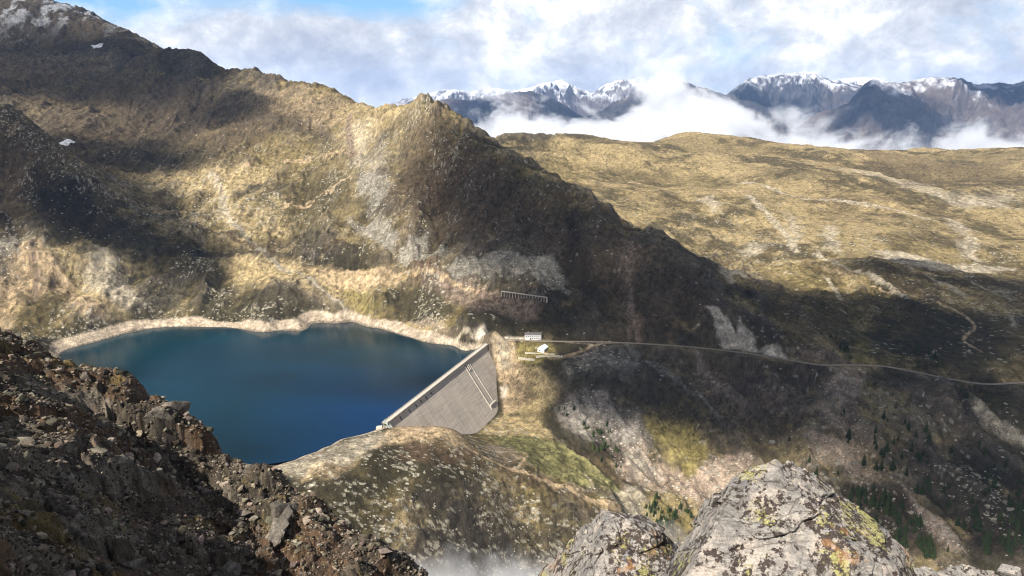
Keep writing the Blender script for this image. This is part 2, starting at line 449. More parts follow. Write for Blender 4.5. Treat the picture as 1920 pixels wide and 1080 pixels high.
def ground_mat(name, fine, coarse, lo=0.55, hi=1.5, bumpd=1.0, stones=None):
    """ground whose colour comes from the vertex attribute, broken up by two sizes of grain"""
    k = NT(name)
    n1 = k.noise(fine, 5, 0.65); n2 = k.noise(coarse, 5, 0.6)
    v1 = k.ramp(n1, [(0.3, lo), (0.7, hi)]); v2 = k.ramp(n2, [(0.3, lo * 1.2), (0.7, hi * 0.85)])
    c = k.mix(1.0, k.attr(), v1, 'MULTIPLY'); c = k.mix(1.0, c, v2, 'MULTIPLY')
    h = k.math('ADD', n1, k.math('MULTIPLY', n2, 2.0))
    if stones:
        cov = k.n('ShaderNodeAttribute', attribute_name='stones').outputs['Fac']
        for sc_, wgt, tone in ((stones, 0.42, (0.40, 0.37, 0.30)), (stones * 0.45, 0.20, (0.28, 0.258, 0.21))):
            vo = k.n('ShaderNodeTexVoronoi'); vo.inputs['Scale'].default_value = sc_; vo.inputs['Randomness'].default_value = 1.0
            mp = k.n('ShaderNodeMapping'); mp.inputs['Scale'].default_value = (0.65, 1.25, 1.3); mp.inputs['Rotation'].default_value = (0.3, 0.2, 0.75); k.link(k.coord, mp.inputs['Vector'])
            wob = k.n('ShaderNodeTexNoise'); wob.inputs['Scale'].default_value = sc_ * 2.5; wob.inputs['Detail'].default_value = 3; k.link(k.coord, wob.inputs['Vector'])
            ad = k.n('ShaderNodeVectorMath', operation='MULTIPLY_ADD'); k.link(wob.outputs['Color'], ad.inputs[0]); ad.inputs[1].default_value = (0.5 / sc_,) * 3; k.link(mp.outputs[0], ad.inputs[2]); k.link(ad.outputs[0], vo.inputs['Vector'])
            rnd = k.n('ShaderNodeSeparateColor'); k.link(vo.outputs['Color'], rnd.inputs[0])
            sel = k.math('MULTIPLY', k.math('LESS_THAN', rnd.outputs[0], k.math('MULTIPLY', cov, wgt)), k.math('LESS_THAN', vo.outputs['Distance'], k.math('ADD', 0.22, k.math('MULTIPLY', rnd.outputs[1], 0.3))))
            st = k.mix(1.0, tone, k.ramp(rnd.outputs[2], [(0.0, 0.45), (1.0, 1.45)]), 'MULTIPLY')
            c = k.mix(k.math('MULTIPLY', sel, 0.85), c, st); h = k.math('ADD', h, k.math('MULTIPLY', sel, 0.9))
    k.link(c, k.b.inputs['Base Color'])
    k.link(k.bump(h, bumpd, 1.0), k.b.inputs['Normal'])
    return k.m


def plain_mat(name, col, var=0.15, scale=1.0, rough=0.8, metal=0.0):
    k = NT(name); n1 = k.noise(scale, 5, 0.6)
    c = k.mix(1.0, col, k.ramp(n1, [(0.25, 1 - var), (0.75, 1 + var)]), 'MULTIPLY')
    k.link(c, k.b.inputs['Base Color']); k.b.inputs['Roughness'].default_value = rough; k.b.inputs['Metallic'].default_value = metal
    return k.m


# ------------------------------------------------------------------ what grows and lies where (ground cover traced onto the ground
KIND = {
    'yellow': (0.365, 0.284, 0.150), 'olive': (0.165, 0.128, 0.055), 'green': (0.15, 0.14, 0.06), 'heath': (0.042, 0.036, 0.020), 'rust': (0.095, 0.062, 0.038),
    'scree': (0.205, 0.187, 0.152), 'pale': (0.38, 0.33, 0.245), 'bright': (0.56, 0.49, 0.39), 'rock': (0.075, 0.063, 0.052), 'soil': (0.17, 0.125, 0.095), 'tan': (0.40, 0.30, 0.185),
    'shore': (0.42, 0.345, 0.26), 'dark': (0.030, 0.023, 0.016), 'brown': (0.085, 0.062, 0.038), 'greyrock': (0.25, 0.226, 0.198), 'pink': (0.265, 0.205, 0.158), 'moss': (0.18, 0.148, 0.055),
}
# kind, photo outline, ragged edge (m), soft edge (m), strength
PATCH = [
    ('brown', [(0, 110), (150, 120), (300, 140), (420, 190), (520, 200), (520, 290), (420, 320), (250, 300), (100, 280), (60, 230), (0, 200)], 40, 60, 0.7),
    ('dark', [(120, 160), (200, 150), (300, 180), (380, 180), (400, 230), (330, 270), (230, 240), (150, 200)], 40, 50, 0.4),  # deepens the shade on the upper massif through the ground colour
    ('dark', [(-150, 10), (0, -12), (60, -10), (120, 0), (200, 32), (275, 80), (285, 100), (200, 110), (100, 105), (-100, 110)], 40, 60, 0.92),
    ('brown', [(800, 215), (880, 290), (1060, 375), (1200, 460), (1320, 535), (1330, 610), (1180, 620), (1060, 560), (1030, 470), (900, 460), (780, 450), (740, 380), (760, 300)], 25, 40, 0.8),
    ('rust', [(850, 300), (960, 350), (1040, 420), (1020, 460), (900, 440), (820, 430), (800, 360)], 30, 50, 0.45),
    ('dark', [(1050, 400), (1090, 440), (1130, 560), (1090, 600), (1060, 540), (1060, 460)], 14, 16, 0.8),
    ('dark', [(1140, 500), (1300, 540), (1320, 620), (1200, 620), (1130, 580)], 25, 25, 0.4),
    ('soil', [(1160, 455), (1200, 470), (1185, 520), (1180, 560), (1195, 610), (1180, 625), (1168, 560), (1160, 510)], 8, 10, 0.75),
    ('yellow', [(640, 210), (700, 205), (790, 200), (810, 215), (760, 240), (700, 260), (660, 300), (640, 270)], 20, 30, 0.75),
    ('pale', [(655, 240), (690, 230), (695, 285), (735, 300), (700, 335), (665, 320), (655, 285)], 14, 22, 0.6),
    ('tan', [(480, 185), (600, 175), (660, 195), (640, 240), (560, 215)], 25, 40, 0.5),
    ('scree', [(668, 335), (690, 325), (720, 345), (722, 380), (700, 402), (685, 375)], 9, 8, 0.9),
    ('scree', [(640, 415), (690, 427), (712, 405), (735, 440), (752, 462), (738, 490), (715, 472), (690, 447), (650, 432)], 8, 5, 0.95),
    ('scree', [(742, 495), (775, 465), (800, 448), (812, 472), (862, 468), (842, 490), (795, 497), (760, 502)], 8, 5, 0.95),
    ('scree', [(835, 518), (870, 495), (930, 490), (985, 495), (1030, 495), (1050, 520), (1064, 554), (1030, 545), (985, 527), (940, 527), (890, 532), (850, 530)], 7, 4, 1.0),
    ('yellow', [(230, 330), (330, 315), (430, 320), (520, 320), (520, 345), (440, 360), (450, 440), (420, 420), (380, 370), (320, 350)], 18, 25, 0.9),
    ('yellow', [(440, 390), (520, 400), (560, 420), (540, 450), (470, 450), (440, 440)], 14, 20, 0.5),
    ('olive', [(520, 330), (660, 330), (670, 420), (600, 440), (540, 400)], 20, 30, 0.5),
    ('tan', [(20, 470), (70, 468), (125, 520), (180, 580), (205, 605), (150, 600), (95, 550), (50, 560), (25, 620), (0, 640), (0, 560)], 8, 12, 0.75),
    ('heath', [(70, 560), (110, 555), (130, 600), (120, 625), (80, 620)], 10, 10, 0.6),
    ('heath', [(20, 650), (60, 630), (100, 640), (95, 665), (40, 670)], 6, 8, 0.9),
    ('yellow', [(110, 470), (150, 490), (200, 560), (240, 600), (210, 600), (150, 550)], 9, 14, 0.8),
    ('pale', [(150, 505), (190, 468), (222, 500), (245, 545), (280, 580), (230, 590), (190, 570), (165, 545)], 9, 8, 0.7),
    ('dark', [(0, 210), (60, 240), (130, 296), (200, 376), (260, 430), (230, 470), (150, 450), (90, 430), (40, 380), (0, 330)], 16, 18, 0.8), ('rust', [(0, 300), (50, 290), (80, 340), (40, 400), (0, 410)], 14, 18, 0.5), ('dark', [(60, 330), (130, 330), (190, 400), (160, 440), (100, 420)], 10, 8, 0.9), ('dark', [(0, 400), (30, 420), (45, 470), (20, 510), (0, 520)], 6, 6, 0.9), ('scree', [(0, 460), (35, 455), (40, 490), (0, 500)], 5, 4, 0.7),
    ('heath', [(330, 440), (440, 470), (480, 540), (400, 560), (330, 520)], 14, 14, 0.6), ('olive', [(420, 300), (520, 260), (620, 290), (660, 330), (520, 330)], 25, 25, 0.7), ('heath', [(560, 330), (650, 350), (660, 400), (580, 410)], 14, 18, 0.55), ('heath', [(230, 260), (330, 260), (420, 290), (380, 310), (260, 310)], 25, 30, 0.6),
    ('brown', [(0, 230), (60, 245), (120, 300), (60, 330), (0, 400)], 12, 20, 0.8),
    ('heath', [(200, 400), (330, 440), (390, 470), (370, 530), (300, 520), (230, 480)], 14, 16, 0.6),
    ('yellow', [(410, 500), (500, 485), (560, 500), (610, 520), (700, 520), (720, 540), (690, 575), (650, 585), (560, 545), (460, 545)], 12, 18, 0.85),
    ('tan', [(560, 508), (640, 513), (720, 520), (760, 530), (700, 548), (660, 560), (600, 540)], 6, 8, 0.7),
    ('moss', [(640, 560), (700, 550), (720, 590), (690, 600), (650, 580)], 8, 8, 0.8),
    ('heath', [(725, 545), (780, 538), (832, 560), (852, 592), (805, 612), (745, 592), (720, 570)], 8, 6, 0.95),
    ('heath', [(640, 455), (700, 470), (720, 505), (650, 505), (625, 480)], 10, 14, 0.75),
    ('heath', [(545, 440), (600, 430), (600, 470), (560, 480)], 10, 14, 0.7),
    ('heath', [(470, 555), (560, 560), (605, 585), (600, 600), (520, 610), (430, 600), (360, 595), (380, 565)], 8, 8, 0.75),
    ('rust', [(770, 505), (810, 495), (840, 520), (820, 545), (780, 535)], 8, 10, 0.8),
    ('soil', [(800, 520), (850, 535), (905, 545), (960, 560), (1020, 575), (1000, 610), (960, 590), (900, 590), (850, 570), (800, 550)], 8, 8, 0.8),
    ('heath', [(900, 595), (960, 600), (1020, 590), (1070, 610), (1060, 632), (960, 625), (930, 605)], 8, 8, 0.7),
    ('rust', [(950, 550), (1000, 548), (1030, 562), (960, 552)], 5, 4, 0.7),
    ('pink', [(760, 600), (840, 612), (850, 622), (790, 618)], 5, 5, 0.7),
    # rock cut beside the dam and the bank below
    ('bright', [(893, 640), (888, 626), (908, 606), (924, 602), (944, 612), (960, 626), (1004, 630), (1004, 640)], 2.5, 2, 1.0),
    ('tan', [(922, 641), (965, 641), (985, 700), (990, 755), (965, 770), (942, 772), (938, 720)], 5, 5, 0.95),
    ('pale', [(925, 645), (960, 645), (958, 690), (936, 690)], 5, 6, 0.7),
    ('bright', [(938, 726), (952, 726), (950, 745), (942, 750)], 2, 2, 0.9),
    ('yellow', [(975, 690), (1030, 700), (1050, 740), (1000, 785), (965, 770), (990, 740)], 7, 9, 0.85),
    ('moss', [(980, 642), (1030, 648), (1052, 672), (1000, 690), (965, 668)], 5, 5, 0.9),
    ('yellow', [(900, 812), (945, 772), (1010, 790), (1040, 830), (980, 825)], 6, 8, 0.8),
    ('scree', [(1052, 690), (1100, 660), (1150, 660), (1205, 690), (1172, 722), (1110, 722), (1068, 718)], 8, 8, 0.85),
    ('heath', [(1060, 720), (1180, 725), (1280, 720), (1380, 780), (1300, 800), (1160, 775), (1080, 750)], 14, 14, 0.5),
    ('greyrock', [(1035, 770), (1090, 748), (1140, 770), (1205, 800), (1215, 840), (1150, 850), (1100, 830), (1060, 800)], 9, 9, 0.75),
    ('pink', [(1143, 850), (1200, 835), (1215, 870), (1290, 900), (1330, 870), (1360, 855), (1420, 880), (1390, 940), (1330, 965), (1270, 972), (1200, 918), (1150, 900)], 7, 5, 0.95),
    ('scree', [(1150, 850), (1190, 850), (1240, 900), (1180, 900)], 7, 12, 0.7),
    ('moss', [(1215, 805), (1290, 800), (1330, 845), (1312, 895), (1260, 890), (1230, 850)], 7, 6, 0.9),
    ('bright', [(1320, 597), (1342, 605), (1375, 640), (1385, 622), (1410, 632), (1425, 652), (1445, 642), (1465, 652), (1477, 673), (1400, 661), (1350, 652), (1335, 622)], 4, 2, 1.0),
    ('rock', [(1385, 590), (1440, 600), (1480, 640), (1440, 640), (1400, 620)], 7, 7, 0.8),
    ('soil', [(1480, 655), (1560, 660), (1600, 682), (1520, 680)], 5, 6, 0.8),
    ('pink', [(1560, 700), (1625, 695), (1605, 780), (1650, 850), (1600, 860), (1545, 800), (1535, 740)], 8, 9, 0.65),
    ('soil', [(1250, 690), (1400, 700), (1530, 730), (1500, 800), (1400, 790), (1300, 740)], 12, 16, 0.5),
    ('pink', [(1440, 830), (1500, 815), (1600, 850), (1650, 900), (1610, 930), (1540, 880), (1460, 865)], 8, 8, 0.7),
    ('moss', [(1440, 830), (1500, 820), (1520, 860), (1470, 880)], 8, 8, 0.6),
    ('pink', [(1685, 930), (1720, 960), (1780, 1010), (1820, 1050), (1770, 1045), (1715, 1000)], 4, 4, 0.95),
    ('rock', [(1700, 740), (1830, 750), (1830, 830), (1740, 830)], 12, 12, 0.6),
    ('pale', [(1818, 765), (1850, 780), (1920, 830), (1925, 850), (1880, 835), (1835, 805)], 5, 6, 0.85),  # sunlit strip, its light put into the ground colour
    # meadow and the hill between lake and valley
    ('green', [(915, 820), (1000, 823), (1055, 838), (1100, 875), (1165, 930), (1140, 938), (1085, 918), (1030, 890), (985, 870), (960, 850)], 5, 4, 1.0),
    ('pale', [(1140, 930), (1175, 925), (1235, 965), (1225, 990), (1170, 975)], 5, 4, 0.8),
    ('brown', [(1060, 830), (1150, 890), (1220, 940), (1290, 960), (1240, 955), (1140, 905)], 6, 6, 0.7),
    ('tan', [(735, 803), (800, 796), (855, 805), (900, 830), (860, 830), (790, 822), (740, 830), (690, 850)], 4, 5, 0.9),
    ('pale', [(500, 884), (590, 858), (640, 832), (700, 815), (722, 806), (735, 815), (700, 850), (650, 880), (560, 905)], 6, 7, 0.85),
    ('tan', [(590, 880), (660, 880), (640, 905), (560, 915)], 6, 6, 0.8),
    ('rust', [(760, 828), (850, 822), (905, 850), (895, 885), (810, 875), (740, 860)], 7, 8, 0.85),
    ('heath', [(740, 850), (800, 870), (900, 885), (920, 910), (840, 900), (760, 880)], 8, 9, 0.6),
    ('pink', [(905, 830), (960, 840), (985, 862), (960, 880), (920, 860)], 4, 4, 0.6),
    ('brown', [(900, 840), (980, 875), (1060, 920), (1130, 960), (1100, 965), (1000, 915), (920, 880)], 5, 6, 0.75),
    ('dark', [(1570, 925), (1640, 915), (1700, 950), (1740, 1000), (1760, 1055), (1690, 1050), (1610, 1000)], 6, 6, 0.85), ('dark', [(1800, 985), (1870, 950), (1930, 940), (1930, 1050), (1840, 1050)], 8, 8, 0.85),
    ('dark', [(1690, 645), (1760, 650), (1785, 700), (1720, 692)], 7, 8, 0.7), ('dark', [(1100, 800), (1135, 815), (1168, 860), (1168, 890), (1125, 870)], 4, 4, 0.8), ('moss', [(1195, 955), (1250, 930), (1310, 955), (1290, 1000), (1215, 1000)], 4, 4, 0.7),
    ('dark', [(1240, 500), (1340, 560), (1480, 640), (1560, 665), (1480, 650), (1380, 640), (1300, 630), (1240, 640), (1200, 560)], 14, 18, 0.35), ('dark', [(1250, 660), (1420, 680), (1560, 700), (1540, 740), (1400, 730), (1260, 700)], 10, 12, 0.4),  # slopes by the road, cloud shade partly put into the colour
    ('heath', [(1400, 320), (1520, 330), (1560, 350), (1450, 350)], 60, 60, 0.5), ('heath', [(1150, 310), (1230, 320), (1220, 345), (1150, 335)], 60, 60, 0.45), ('olive', [(1000, 300), (1120, 310), (1100, 340), (1010, 330)], 60, 70, 0.6), ('brown', [(1560, 350), (1640, 380), (1620, 420), (1540, 400)], 40, 40, 0.4), ('heath', [(1700, 400), (1770, 420), (1750, 450), (1680, 440)], 30, 30, 0.5),
    # the plateau
    ('heath', [(950, 262), (1030, 268), (1040, 285), (960, 285)], 40, 40, 0.6), ('heath', [(1070, 256), (1130, 256), (1160, 275), (1080, 285)], 40, 40, 0.6),
    ('pale', [(1560, 335), (1700, 350), (1800, 385), (1900, 385), (1915, 360), (1800, 365), (1680, 335)], 40, 50, 0.75),
    ('brown', [(1600, 285), (1780, 300), (1900, 300), (1910, 350), (1780, 350), (1650, 325)], 40, 60, 0.55),
    ('pale', [(1640, 455), (1700, 458), (1760, 478), (1830, 478), (1905, 488), (1860, 502), (1760, 502), (1680, 492)], 14, 10, 0.9),
    ('pale', [(1775, 405), (1800, 410), (1825, 440), (1840, 475), (1810, 470), (1795, 435)], 14, 12, 0.75),
    ('pale', [(1470, 398), (1490, 410), (1505, 432), (1490, 455), (1478, 425)], 14, 10, 0.7), ('pale', [(1545, 420), (1568, 428), (1578, 462), (1552, 452)], 14, 10, 0.8),
    ('pale', [(1312, 388), (1332, 380), (1350, 398), (1335, 412)], 14, 12, 0.8), ('pale', [(1385, 462), (1415, 454), (1442, 458), (1430, 468), (1392, 474)], 12, 10, 0.8),
    ('pale', [(1340, 512), (1365, 512), (1392, 528), (1375, 540)], 8, 8, 0.8), ('heath', [(1320, 330), (1365, 335), (1360, 360), (1330, 360)], 40, 40, 0.4),
    ('heath', [(1240, 370), (1300, 390), (1290, 430), (1240, 410)], 25, 30, 0.45), ('heath', [(1600, 470), (1660, 500), (1720, 540), (1650, 550), (1600, 510)], 18, 18, 0.6),
    ('olive', [(1440, 500), (1560, 520), (1640, 600), (1560, 620), (1480, 570)], 25, 30, 0.6), ('heath', [(1500, 560), (1600, 600), (1600, 660), (1520, 620)], 15, 18, 0.7),
    ('heath', [(1680, 570), (1920, 590), (1920, 700), (1750, 690), (1650, 640)], 20, 30, 0.7), ('moss', [(1600, 620), (1640, 640), (1630, 680), (1600, 675)], 6, 8, 0.7),
    ('pale', [(1888, 588), (1900, 600), (1912, 618), (1898, 612)], 3, 3, 0.8), ('heath', [(1780, 725), (1920, 735), (1920, 790), (1800, 760)], 10, 10, 0.6),
]
# kind, photo line, half width (m), ragged (m)
TRACE = [
    ('pale', [(396, 332), (415, 372), (425, 400), (445, 430)], 6, 9), ('scree', [(440, 425), (470, 460), (500, 482), (530, 510), (570, 535), (610, 562), (650, 592)], 4.5, 4.5),
    ('pale', [(520, 505), (570, 533), (620, 568), (652, 595)], 1.8, 2.0), ('tan', [(75, 470), (110, 510), (150, 555), (175, 585)], 5, 2), ('soil', [(60, 470), (70, 520), (66, 560)], 3.5, 2),
    ('brown', [(180, 310), (240, 345), (300, 380), (330, 410), (430, 450), (480, 470)], 5, 4),
    ('soil', [(655, 215), (655, 260), (660, 300)], 7, 4),
    ('tan', [(450, 320), (540, 310), (610, 300), (640, 290)], 8, 14), ('tan', [(530, 385), (600, 375), (650, 345)], 6, 10),
    ('tan', [(620, 520), (700, 520), (760, 515), (820, 530), (900, 555)], 3.5, 2),
    ('pale', [(1400, 380), (1440, 408), (1475, 440), (1495, 468)], 10, 6), ('pale', [(1530, 470), (1580, 500), (1640, 528), (1690, 565)], 6, 5), ('pale', [(1640, 470), (1700, 500), (1760, 530), (1808, 558)], 6, 4),
    ('pale', [(1540, 515), (1560, 540), (1576, 566)], 4, 3), ('pale', [(1820, 530), (1850, 545), (1900, 548)], 5, 4), ('tan', [(1180, 330), (1300, 350), (1420, 375)], 9, 6), ('pale', [(1390, 345), (1500, 372), (1600, 385), (1740, 410)], 10, 8),
    ('tan', [(1660, 545), (1740, 565), (1800, 590), (1828, 612), (1806, 640), (1840, 660)], 2.0, 0.8), ('tan', [(1540, 500), (1640, 545), (1700, 560)], 2.0, 0.8),
    ('tan', [(742, 822), (790, 812), (835, 815), (880, 842), (935, 872), (985, 893), (1010, 905)], 2.0, 0.5), ('tan', [(800, 798), (845, 822), (862, 832)], 1.5, 0.5),
    ('tan', [(905, 842), (960, 850), (988, 862), (975, 880), (960, 884)], 1.3, 0.4), ('tan', [(1000, 900), (1060, 920), (1110, 945), (1160, 968)], 4, 2),
    ('pale', [(1095, 895), (1112, 925)], 0.7, 0.3), ('pink', [(1050, 640), (1120, 655), (1090, 668), (1040, 672)], 1.6, 0.5), ('tan', [(1020, 660), (1040, 672), (1120, 650), (1180, 640)], 1.6, 0.5),
    ('soil', [(1185, 470), (1180, 540), (1190, 600), (1200, 636)], 3.5, 3), ('scree', [(1170, 650), (1230, 700), (1290, 740), (1350, 790)], 3.0, 3), ('pink', [(1300, 660), (1320, 700), (1370, 760)], 3.0, 3),
    ('heath', [(868, 585), (866, 620), (868, 640)], 1.8, 1.2), ('dark', [(870, 637), (870, 652)], 2.6, 0.6), ('pale', [(805, 625), (860, 633), (905, 636)], 1.8, 0.5),
]


def ground_colour(X, Yy, Zz):
    n, m = X.shape
    r = np.hypot(X, Yy); base = base_height(X, Yy)
    gy, gx = np.gradient(Zz)
    # true slope from neighbouring positions
    e1 = np.stack([np.gradient(X, axis=0), np.gradient(Yy, axis=0), gy], -1); e2 = np.stack([np.gradient(X, axis=1), np.gradient(Yy, axis=1), gx], -1)
    nn = np.cross(e1, e2); nn /= np.linalg.norm(nn, axis=-1, keepdims=True) + 1e-9
    up = np.abs(nn[..., 2])
    K = {k: np.array(v, np.float32) for k, v in KIND.items()}
    Yc = Yy + 0.8 * base; Xc = X - 0.5 * base * np.clip(-3 * np.arctan2(X, Yy), -1, 1)
    big = fbm(X / 170, Yy / 170, 5, 101, 0.6); mid = fbm(Xc / 40, Yc / 40, 4, 111, 0.6); fin = fbm(Xc / 7, Yc / 7, 3, 121, 0.65); px = fbm(Xc / 2.2, Yc / 2.2, 2, 131, 0.7)
    plateau = sstep(1150, 1500, r) * sstep(-0.02, 0.1, np.arctan2(X, Yy))
    w = sstep(-0.3, 0.35, big + 0.5 * mid)[..., None]
    col = K['heath'] * (1 - w) + K['olive'] * w
    w = sstep(0.05, 0.55, mid + 0.45 * big + 0.35 * fin)[..., None] * 0.5
    col = col * (1 - w) + K['yellow'] * w
    w = (sstep(0.1, 0.5, fbm(X / 90, Yy / 90, 4, 151)) * 0.5)[..., None]
    col = col * (1 - w) + K['brown'] * w
    pw = (plateau * (0.16 + 0.58 * sstep(-0.45, 0.3, big + 0.7 * mid + 0.35 * fin)))[..., None]
    col = col * (1 - pw) + K['yellow'] * 0.95 * pw
    gg_, gw_ = gullies(X, Yy)
    gq = (gg_ * gw_)[..., None]
    col = col * np.clip(1 + 0.35 * gq, 0.5, 1.5)
    w = (sstep(0.25, 0.75, gg_ + 0.3 * fin) * gw_ * 0.45)[..., None]; col = col * (1 - w) + K['scree'] * 0.6 * w
    # ribs are bare, hollows hold turf and heath
    rel = Zz - base
    rib = rel - 3.0 * fin
    w = (sstep(3.0, 15.0, rib) * 0.6 * (1 - plateau))[..., None]; col = col * (1 - w) + np.array((0.130, 0.109, 0.082), np.float32) * (1 + 0.5 * fin[..., None]) * w
    w = (sstep(-2.0, -14.0, rib) * (0.5 - 0.1 * plateau))[..., None]; col = col * (1 - w) + (K['heath'] * 0.5 + K['olive'] * 0.5) * w
    # bare rock where steep
    st = sstep(0.78, 0.60, up + 0.06 * fin)[..., None] * 0.6
    col = col * (1 - st) + (K['rock'] * (0.75 + 0.5 * (fin[..., None] * 0.5 + 0.5))) * st
    # traced patches
    ax = fbm(X / 30, Yy / 30, 4, 201, 0.6) * 1.5; ay = fbm(X / 30, Yy / 30, 4, 207, 0.6) * 1.5
    bx = fbm(Xc / 8, Yc / 8, 3, 211, 0.6); by = fbm(Xc / 8, Yc / 8, 3, 217, 0.6)
    allp = np.concatenate([np.array(p[1], float) for p in PATCH] + [np.array(p[1], float) for p in TRACE])
    W = ground_at(allp[:, 0], allp[:, 1]); pos = 0

    def region(poly, pad):
        x0, y0 = poly[:, 0].min() - pad, poly[:, 1].min() - pad; x1, y1 = poly[:, 0].max() + pad, poly[:, 1].max() + pad
        msk = (X > x0) & (X < x1) & (Yy > y0) & (Yy < y1)
        return np.nonzero(msk)
    rocky = np.zeros(X.shape, np.float32); calm = np.zeros(X.shape, np.float32)
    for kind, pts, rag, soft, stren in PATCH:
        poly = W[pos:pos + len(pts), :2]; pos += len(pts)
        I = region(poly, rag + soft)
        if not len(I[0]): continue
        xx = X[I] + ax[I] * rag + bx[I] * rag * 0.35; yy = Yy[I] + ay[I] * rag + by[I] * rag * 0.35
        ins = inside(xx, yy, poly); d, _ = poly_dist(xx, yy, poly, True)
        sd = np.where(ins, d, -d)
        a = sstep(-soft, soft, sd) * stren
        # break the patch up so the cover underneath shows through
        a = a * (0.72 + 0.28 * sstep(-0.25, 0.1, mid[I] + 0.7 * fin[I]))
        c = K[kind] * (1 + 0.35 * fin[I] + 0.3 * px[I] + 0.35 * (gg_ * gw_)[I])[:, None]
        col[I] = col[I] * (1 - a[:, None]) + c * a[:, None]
        if kind in ('scree', 'pale', 'pink', 'bright', 'greyrock'):
            rocky[I] = np.maximum(rocky[I], a)
        if kind in ('green', 'tan', 'moss'): calm[I] = np.maximum(calm[I], a)
    for kind, pts, hw, rag in TRACE:
        line = W[pos:pos + len(pts)]; pos += len(pts)
        line = smooth_line(line, 4)[:, :2]
        I = region(line, hw + rag * 2 + 3)
        if not len(I[0]): continue
        d, _ = poly_dist(X[I] + bx[I] * rag + ax[I] * rag * 0.6, Yy[I] + by[I] * rag + ay[I] * rag * 0.6, line)
        px1 = r[I] / 1371
        a = sstep(hw + 0.4 * px1 + 0.5, hw * 0.6, d) * 0.9
        a = a * (0.6 + 0.4 * sstep(-0.4, 0.2, fin[I]))
        col[I] = col[I] * (1 - a[:, None]) + K[kind] * (1 + 0.3 * px[I])[:, None] * a[:, None]
    # rock slabs and blocks: pale chips, elongated along the strata
    sx = (Xc * 0.50 + Yc * 0.87) / 3.0; sy = (Xc * 0.87 - Yc * 0.50) / 6.0
    f1, f2, idv = worley(sx + 0.5 * bx, sy + 0.5 * by, 301)
    
    azim = np.arctan2(X, Yy)
    southhill = sstep(720, 660, Yy) * sstep(6, -8, base) * sstep(0.25, 0.10, azim) * sstep(-0.33, -0.26, azim)
    cover = sstep(-0.15, 0.5, fbm(X / 55, Yy / 55, 4, 321, 0.6) + 0.25 * mid) * (1 - rocky) * 0.9
    shady = sstep(-0.12, 0.02, azim) * sstep(1300, 1150, r) * sstep(700, 740, Yy)
    cover = np.maximum(cover * sstep(2000, 1300, r) * (1 - 0.7 * shady), southhill * (0.10 + 0.95 * sstep(-0.15, 0.35, fbm(sx / 7, sy / 3, 3, 331))))
    chips = (idv < cover * 0.42 * (1 - 0.9 * calm)) * sstep(0.5, 0.38, f1)
    cc = np.array((0.30, 0.275, 0.215), np.float32) * (0.6 + 0.8 * _h((idv * 4096).astype(np.int64), (idv * 77).astype(np.int64), 5))[..., None]
    a = (chips * 0.85)[..., None]
    col = col * (1 - a) + cc * a
    stones = np.clip(0.03 + 0.62 * cover + 0.30 * sstep(0.1, 0.45, fbm(X / 23, Yy / 23, 3, 341)) + 1.3 * rocky, 0, 1.6) * (1 - 0.8 * shady * (1 - rocky)) * sstep(2100, 1250, r)
    # low dark shrubs
    f1c, f2c, idc = worley(Xc / 3.6 + 0.3 * bx, Yc / 3.6 + 0.3 * by, 351)
    shrub = (idc < 0.28 * sstep(-0.2, 0.4, fbm(X / 48, Yy / 48, 3, 361)) + 0.05) * sstep(0.6, 0.35, f1c) * (1 - 0.85 * rocky)
    a = (shrub * 0.65)[..., None]
    col = col * (1 - a) + K['heath'] * 0.8 * a
    # the bleached band left by the falling water
    dshore = np.minimum(poly_dist(X, Yy, np.array(shore_w + near_w + hid_w), True)[0], 1e4)
    lakeside = sstep(8.3, 6.6, base + fin * 1.2 + mid * 1.2) * sstep(46, 34, dshore) * (Yy > 540) * ((X - D0[0]) * DAMN[0] + (Yy - D0[1]) * DAMN[1] < 3)
    a = (lakeside * 0.92)[..., None]
    bed = K['shore'] * (1 + 0.3 * fin + 0.25 * px + 0.12 * np.sin(base * 3.2))[..., None]
    bed = bed * np.where(base[..., None] < 0.35, 0.45, 1)
    col = col * (1 - a) + bed * a
    # snow dusting on the highest ground
    sn = sstep(470, 620, Zz + 50 * mid + 60 * fin) * sstep(0.45, 0.75, up) * sstep(-0.05, 0.25, fbm(X / 22, Yy / 60, 4, 371) + 0.2 * fin)
    a = (sn * 0.5)[..., None]
    col = col * (1 - a) + np.array((0.40, 0.43, 0.48), np.float32) * a
    for (u, v, rx, ry) in [(126, 273, 11, 5), (184, 92, 17, 4)]:
        p = ground_at(u, v)[0]
        a = (np.hypot((X - p[0]) / rx, (Yy - p[1]) / (ry * 5)) + 0.4 * bx < 1.0)[..., None]
        col = np.where(a, np.array((0.85, 0.87, 0.9), np.float32), col)
    col = col * (1 + 0.20 * px + 0.16 * fin)[..., None]
    return np.clip(col, 0.008, 0.85), stones * (1 - lakeside) * (1 - 0.92 * calm)

# ------------------------------------------------------------------ the valley ground
M_ground = ground_mat('valley_ground', 0.75, 0.11, 0.50, 1.52, 1.0, 0.40)
NA, NR = 1400, 1300
az = np.radians(np.concatenate([np.linspace(-60, -40, 80)[:-1], np.linspace(-40, 40, NA), np.linspace(40, 60, 80)[1:]]))
rs = np.exp(np.linspace(math.log(255), math.log(4200), NR))
Ag, Rg = np.meshgrid(az, rs)
VX, VY = np.sin(Ag) * Rg, np.cos(Ag) * Rg
VZ = valley_height(VX, VY)
gcol, gst = ground_colour(VX, VY, VZ)
ground = grid_mesh('terrain', VX, VY, VZ, M_ground, gcol)
at_ = ground.data.attributes.new('stones', 'FLOAT', 'POINT'); at_.data.foreach_set('value', gst.astype(np.float32).ravel())
tag(ground, kind='structure')

